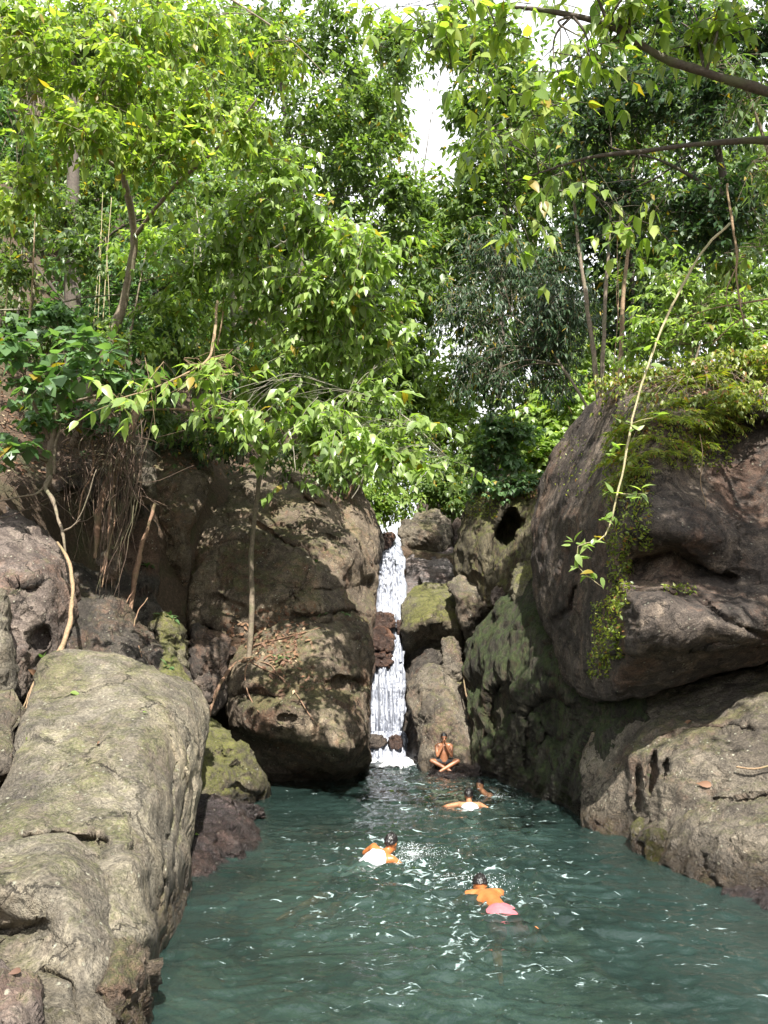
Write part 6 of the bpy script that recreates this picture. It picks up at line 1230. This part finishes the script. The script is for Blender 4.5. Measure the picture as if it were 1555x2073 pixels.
def ell_geo(c, r, rot=None, n=16):
    u = np.linspace(0, math.pi, n); v = np.linspace(0, 2 * math.pi, n, endpoint=False)
    V = np.stack([np.sin(u)[:, None] * np.cos(v), np.sin(u)[:, None] * np.sin(v), np.cos(u)[:, None] + 0 * v], -1).reshape(-1, 3) * np.asarray(r)
    if rot is not None: V = V @ np.asarray(rot).T
    i = np.arange(n - 1)[:, None] * n; k = np.arange(n); k2 = (k + 1) % n
    return V + np.asarray(c), np.stack([i + k, i + n + k, i + n + k2, i + k2], -1).reshape(-1, 4)
def fused(name, geo, mat, parent, voxel=0.012, smooth_it=6):
    """join limbs, torso and head into one continuous skin"""
    V = np.concatenate(geo.V); me = mesh_np(name, V, geo.faces()); o = bpy.data.objects.new(name, me); COL.objects.link(o)
    r = o.modifiers.new('r', 'REMESH'); r.mode = 'VOXEL'; r.voxel_size = voxel; r.use_smooth_shade = True
    s = o.modifiers.new('s', 'SMOOTH'); s.iterations = smooth_it; s.factor = 0.5
    dg = bpy.context.evaluated_depsgraph_get(); m2 = bpy.data.meshes.new_from_object(o.evaluated_get(dg)); m2.name = name
    m2.polygons.foreach_set('use_smooth', np.ones(len(m2.polygons), bool)); m2.materials.clear(); m2.materials.append(mat)
    bpy.data.objects.remove(o); bpy.data.meshes.remove(me)
    o = bpy.data.objects.new(name, m2); COL.objects.link(o); o.parent = parent
    return o
def small(name, mat, parent, *gs):
    g = Geo()
    for x in gs: g.add(*x)
    me = mesh_np(name, np.concatenate(g.V), g.faces()); me.materials.append(M[mat]); o = bpy.data.objects.new(name, me); COL.objects.link(o); o.parent = parent; return o
def head_geo(g, c, R, s=1.0, face=True):
    """skull, jaw, nose, ears, brow; R columns = right, forward, up"""
    c = np.asarray(c, float); R = np.asarray(R)
    def at(x, y, z): return c + R @ np.array([x, y, z]) * s
    g.add(*ell_geo(c + R @ np.array([0, -.012, .02]) * s, np.array([.076, .096, .098]) * s, R))
    g.add(*ell_geo(at(0, .022, -.055), np.array([.056, .066, .062]) * s, R))
    g.add(*cone_geo(at(0, .086, .008), at(0, .106, -.026), .010 * s, .016 * s, 8))
    for sd in (-1, 1):
        g.add(*ell_geo(at(sd * .076, -.008, -.01), np.array([.010, .020, .032]) * s, R, 8))
        g.add(*ell_geo(at(sd * .032, .076, .024), np.array([.026, .014, .009]) * s, R, 8))
    return at
def hair_geo(g, at, R, s=1.0, n=26, length=.0):
    """tousled cap of hair over crown, sides and nape"""
    u = np.linspace(0, 1, n); v = np.linspace(0, 2 * math.pi, 2 * n, endpoint=False)
    lim = 1.55 - 0.42 * np.clip(np.sin(v), 0, 1) + 0.40 * np.clip(-np.sin(v), 0, 1) + length
    th = u[:, None] * lim[None]
    rr = 1 + 0.10 * vnoise(np.stack([np.cos(v)[None] * 9 + 0 * th, np.sin(v)[None] * 9 + 0 * th, th * 5], -1)) + 0.04 * vnoise(np.stack([np.cos(v)[None] * 30 + 0 * th, np.sin(v)[None] * 30 + 0 * th, th * 9], -1))
    loc = np.stack([np.sin(th) * np.cos(v) * .086, np.sin(th) * np.sin(v) * .106 - .014, np.cos(th) * .108 + .022], -1) * rr[..., None]
    V = np.array([at(*p) for p in loc.reshape(-1, 3)]); m = 2 * n
    i = np.arange(n - 1)[:, None] * m; k = np.arange(m); k2 = (k + 1) % m
    g.add(V, np.stack([i + k, i + m + k, i + m + k2, i + k2], -1).reshape(-1, 4))
def face_parts(at, R, s, parent, smile=False, beard=False):
    for sd in (-1, 1):
        small('eyebrow', 'hair', parent, cone_geo(at(sd * .014, .092, .032), at(sd * .05, .078, .034), .005 * s, .003 * s, 6))
        small('eye', 'dark_eye', parent, ell_geo(at(sd * .032, .082, .010), np.array([.013, .007, .007]) * s, R, 8))
    if smile:
        small('lips', 'lip', parent, ell_geo(at(0, .084, -.062), np.array([.034, .010, .016]) * s, R, 10))
        small('teeth', 'teeth', parent, ell_geo(at(0, .089, -.061), np.array([.027, .009, .009]) * s, R, 10))
    if beard: small('beard', 'hair', parent, ell_geo(at(0, .028, -.078), np.array([.058, .064, .048]) * s, R, 12))
def hand_geo(g, w, fdir, ndir, s=1.0, curl=0.35, thumb=1):
    """palm plus four unequal bent fingers and a thumb leaving its side"""
    f = unit(np.asarray(fdir, float)[None])[0]; n = np.asarray(ndir, float); n = unit((n - f * (n @ f))[None])[0]; sd = np.cross(f, n)
    w = np.asarray(w, float); pc = w + f * .045 * s
    R = np.stack([sd, f, n], -1); g.add(*ell_geo(pc, np.array([.040, .052, .016]) * s, R, 12))
    for k, (o, l) in enumerate([(-.030, .066), (-.010, .078), (.011, .073), (.030, .056)]):
        a = w + f * .085 * s + sd * o * s; b = a + (f * math.cos(curl) - n * math.sin(curl)) * l * .55 * s; c = b + (f * math.cos(curl * 2.2) - n * math.sin(curl * 2.2)) * l * .5 * s
        g.add(*cone_geo(a, b, .0095 * s, .009 * s, 8)); g.add(*cone_geo(b, c, .009 * s, .007 * s, 8))
    a = w + f * .03 * s + sd * -.036 * s * thumb; b = a + (f * .6 - sd * .75 * thumb) * .042 * s; c = b + (f * .95 - sd * .2 * thumb) * .034 * s
    g.add(*cone_geo(a, b, .012 * s, .010 * s, 8)); g.add(*cone_geo(b, c, .010 * s, .008 * s, 8))
def foot_geo(g, ank, toe, s=1.0):
    ank = np.asarray(ank, float); toe = np.asarray(toe, float); d = toe - ank
    g.add(*cone_geo(ank - d * .18, ank + d * .45, .036 * s, .036 * s)); g.add(*cone_geo(ank + d * .4, toe, .036 * s, .026 * s))
    sd = unit(np.cross(d, np.array([0, .3, 1.0]))[None])[0]
    for k, o in enumerate([-.028, -.014, 0, .013, .026]):
        g.add(*cone_geo(toe + sd * o * s, toe + sd * o * s + unit(d[None])[0] * (.034 - .004 * k) * s, .010 * s, .008 * s, 6))
FWD = np.stack([np.array([-1.0, 0, 0]), np.array([0, -1.0, 0]), np.array([0, 0, 1.0])], -1)     # a head that looks at the camera
def head_rot(look, up=(0, 0, 1)):
    f = unit(np.asarray(look, float)[None])[0]; r = unit(np.cross(f, np.asarray(up, float))[None])[0]; return np.stack([r, f, np.cross(r, f)], -1)

# --- bather sitting cross-legged, hands together in front of the mouth
S = 1.0
hs = hit(900, 1552, [find_rock('wet black rock ledge')]); seat = np.array(hs[0]) if hs else P(900, 1552, 20.4)
seat = seat + np.array([0, .12, .02])
man = thing('person', 'bare-chested man sitting cross-legged on the rock with hands clasped at his mouth', 'person', seat)
g = Geo()
g.add(*ell_geo((0, .02, .09), (.165, .125, .11))); g.add(*cone_geo((0, .01, .12), (0, -.01, .34), .135, .14)); g.add(*ell_geo((0, -.02, .43), (.175, .115, .16)))
g.add(*cone_geo((-.15, -.02, .50), (.15, -.02, .50), .07, .07)); g.add(*cone_geo((0, -.03, .52), (0, -.07, .63), .062, .055))
Rh = head_rot((0, -1, -.22)); at = head_geo(g, (0, -.10, .71), Rh)
for sd in (-1, 1):
    sh = (sd * .195, -.02, .49); el = (sd * .185, -.19, .26); wr = (sd * .042, -.225, .52)
    g.add(*cone_geo(sh, el, .055, .042)); g.add(*cone_geo(el, wr, .042, .029))
    hand_geo(g, wr, (-sd * .25, .05, 1), (-sd * .9, .25, 0), .95, .3, sd)
    kn = (sd * .34, -.24, .13); an = (-sd * .13, -.36 - .06 * (sd > 0), -.10)
    g.add(*cone_geo((sd * .09, 0, .08), kn, .092, .062)); g.add(*cone_geo(kn, (kn[0] * .55 + an[0] * .45, kn[1] * .55 + an[1] * .45 + .01, kn[2] * .55 + an[2] * .45), .058, .055)); g.add(*cone_geo((kn[0] * .55 + an[0] * .45, kn[1] * .55 + an[1] * .45 + .01, kn[2] * .55 + an[2] * .45), an, .055, .034))
    foot_geo(g, an, (an[0] - sd * .13, an[1] - .05, an[2] - .09), .9)
fused('body', g, M['skin_tan'], man, .011, 2)
g = Geo(); hair_geo(g, at, Rh); small('hair', 'hair', man, (np.concatenate(g.V), *g.faces())); face_parts(at, Rh, 1.0, man)
g = Geo(); g.add(*ell_geo((0, .02, .10), (.178, .138, .105)))
for sd in (-1, 1): g.add(*cone_geo((sd * .09, 0, .085), (sd * .22, -.13, .11), .105, .088))
fused('shorts', g, M['cloth_black'], man, .01, 3)

def prone(label, head, look, d, skin, torso, arms, legs=True, shirt=None, shorts=None, face=None, roll=0.0, kick=False, lift=0.0):
    """swimmer: head world position, d = level direction from hips to head"""
    head = np.asarray(head, float); d = unit(np.array([[d[0], d[1], 0.0]]))[0]; sd = np.array([d[1], -d[0], 0.0]); up = np.array([0, 0, 1.0])
    tilt = torso
    root = thing('person', label, 'person', head); g = Geo()
    neck = -d * .06 - up * .10 + up * 0; ch = -d * .30 - up * (.17 + tilt * .12); be = -d * .55 - up * (.20 + tilt * .30); pe = -d * .76 - up * (.22 + tilt * .46)
    ch, be, pe = ch + up * lift, be + up * lift, pe + up * lift
    sup = unit((up + d * tilt * .8)[None])[0]
    ax = np.stack([sd, unit((ch - pe)[None])[0], np.cross(sd, unit((ch - pe)[None])[0])], -1)
    g.add(*ell_geo(ch, (.175, .20, .115), ax)); g.add(*cone_geo(ch, be, .125, .125)); g.add(*ell_geo(pe, (.165, .14, .115), ax)); g.add(*cone_geo(be, pe, .125, .13))
    shl = {s: -d * .16 - up * (.13 + tilt * .03) + sd * s * .185 + up * (roll * s + lift) for s in (-1, 1)}
    g.add(*cone_geo(shl[-1] * .8 + ch * .2, shl[1] * .8 + ch * .2, .072, .072)); g.add(*cone_geo(ch * .4 + neck * .6, np.zeros(3) - up * .06, .064, .056))
    R = head_rot(look); at = head_geo(g, (0, 0, 0), R)
    for s in (-1, 1):
        el, wr = arms[s]; e = shl[s] + d * el[0] + sd * s * el[1] + up * el[2]; w = e + d * wr[0] + sd * s * wr[1] + up * wr[2]
        g.add(*cone_geo(shl[s], e, .055, .042)); g.add(*cone_geo(e, w, .042, .028)); hand_geo(g, w, w - e, up, 1.0, .2, -s)
    if legs:
        for s in (-1, 1):
            k = pe - d * .42 + sd * s * (.13 + .03 * s) - up * (.10 + .06 * s + tilt * .2); a = k - d * .40 + sd * s * .03 + up * (.10 if s > 0 else -.04) - up * tilt * .15
            if kick: k = pe - d * .30 + sd * s * .15 - up * .24; a = k - d * (.26 if s > 0 else .2) + sd * s * .04 + up * (.25 if s > 0 else -.12)
            g.add(*cone_geo(pe + sd * s * .085, k, .092, .06)); g.add(*cone_geo(k, (k + a) / 2, .056, .052)); g.add(*cone_geo((k + a) / 2, a, .052, .034)); foot_geo(g, a, a - d * .15 - up * .04 + sd * s * .03, .95)
    fused('body', g, M[skin], root, .016, 2)
    h = Geo(); hair_geo(h, at, R, length=.08); small('hair', 'hair', root, (np.concatenate(h.V), *h.faces()))
    if face: face_parts(at, R, 1.0, root, smile=True)
    if shirt:
        h = Geo(); h.add(*ell_geo(ch - d * .02, (.186, .205, .126), ax)); h.add(*cone_geo(ch, be, .138, .14)); h.add(*cone_geo(be, pe, .14, .15))
        for s in (-1, 1): h.add(*cone_geo(shl[s] * .5 + ch * .5, shl[s] * .62 + neck * .2 - up * .035, .075, .045))
        fused('shirt', h, M[shirt], root, .012, 3)
    if shorts:
        h = Geo(); h.add(*ell_geo(pe, (.178, .16, .128), ax))
        for s in (-1, 1): h.add(*cone_geo(pe + sd * s * .085, pe - d * .30 + sd * s * .12 - up * .07, .108, .088))
        fused('shorts', h, M[shorts], root, .012, 3)
    return root
# smiling swimmer beside the dark wall, head and shoulders out of the water
hd = PW(972, 1612); hd = P(971, 1590, hd[1])
prone('smiling bare-shouldered swimmer with short black hair, farthest right in the pool', hd, (-.45, -1, .05), (-.55, -.15), 'skin_sunlit', 1.6, {-1: ((.1, .16, -.16), (.2, .05, -.05)), 1: ((-.05, .22, -.10), (.1, .2, .02))}, face=True)
hd = P(949, 1610, PW(949, 1632)[1])
prone('swimmer in a white vest seen from behind, paddling beside the smiling one', hd, (.05, 1, -.1), (.05, 1), 'skin_brown', .55, {-1: ((.02, .25, -.04), (.10, .20, -.08)), 1: ((.02, .20, -.10), (.12, .12, -.1))}, shirt='cloth_white', shorts='cloth_black')
hd = P(793, 1707, PW(790, 1738)[1] + .05)
prone('swimmer in a white shirt stroking away in mid pool, nearest the left bank', hd, (.55, .8, -.1), (.62, .55), 'skin_warm', .45, {-1: ((-.02, .17, -.10), (.2, .06, -.10)), 1: ((.16, .10, -.14), (.22, .0, -.08))}, shirt='cloth_white', shorts='cloth_black', roll=-.05, lift=.04)
hd = P(972, 1782, PW(972, 1800)[1]); hd[2] = .03
prone('face-down bare-backed swimmer in pink shorts nearest the camera', hd, (.1, .9, -.75), (-.16, 1), 'skin_warm', -.06, {-1: ((.14, .12, -.12), (.24, .0, -.06)), 1: ((.12, .12, -.12), (.24, .0, -.06))}, shorts='cloth_pink', kick=True, lift=.085)
# ------------------------------------------------------------------ splashes round the swimmers
def droplets(name, label, c, n, spread, h, group):
    g = Geo(); V0 = np.array([(1, 0, 0), (-1, 0, 0), (0, 1, 0), (0, -1, 0), (0, 0, 1), (0, 0, -1.0)]); F0 = np.array([(0, 2, 4), (2, 1, 4), (1, 3, 4), (3, 0, 4), (2, 0, 5), (1, 2, 5), (3, 1, 5), (0, 3, 5)])
    for _ in range(n):
        r = abs(random.gauss(0, 1)); a = random.random() * 6.28; p = np.array([c[0] + spread[0] * r * math.cos(a), c[1] + spread[1] * r * math.sin(a), 0.0]); p[2] = float(water_z(np.array(p[0]), np.array(p[1]))) + random.random() ** 2 * h * math.exp(-r * .8)
        s = random.uniform(.0018, .0055) * (1.8 if random.random() < .08 else 1); g.add(V0 * s * np.array([1, 1, random.uniform(.6, 1.2)]) + p, F0)
    return tag(g.build(name, M['foam_solid']), label, 'splash', kind='stuff')
m = bpy.data.materials.new('splash'); t, nd, L = nodes_of(m); out = N(t, 'ShaderNodeOutputMaterial'); bs = N(t, 'ShaderNodeBsdfPrincipled', Roughness=0.25); bs.inputs['Base Color'].default_value = (0.72, 0.78, 0.80, 1); L.new(bs.outputs[0], out.inputs[0]); M['foam_solid'] = m
sp = PW(835, 1735); droplets('splash_drops', 'white spray thrown up beside the stroking swimmer', (sp[0], sp[1]), 900, (.30, .38), .18, None)
sp = PW(975, 1790); droplets('splash_drops', 'white drops round the head of the nearest swimmer', (sp[0], sp[1]), 420, (.30, .18), .08, None)
sp = PW(1005, 1615); droplets('splash_drops', 'white drops behind the smiling swimmer', (sp[0], sp[1]), 320, (.35, .3), .10, None)
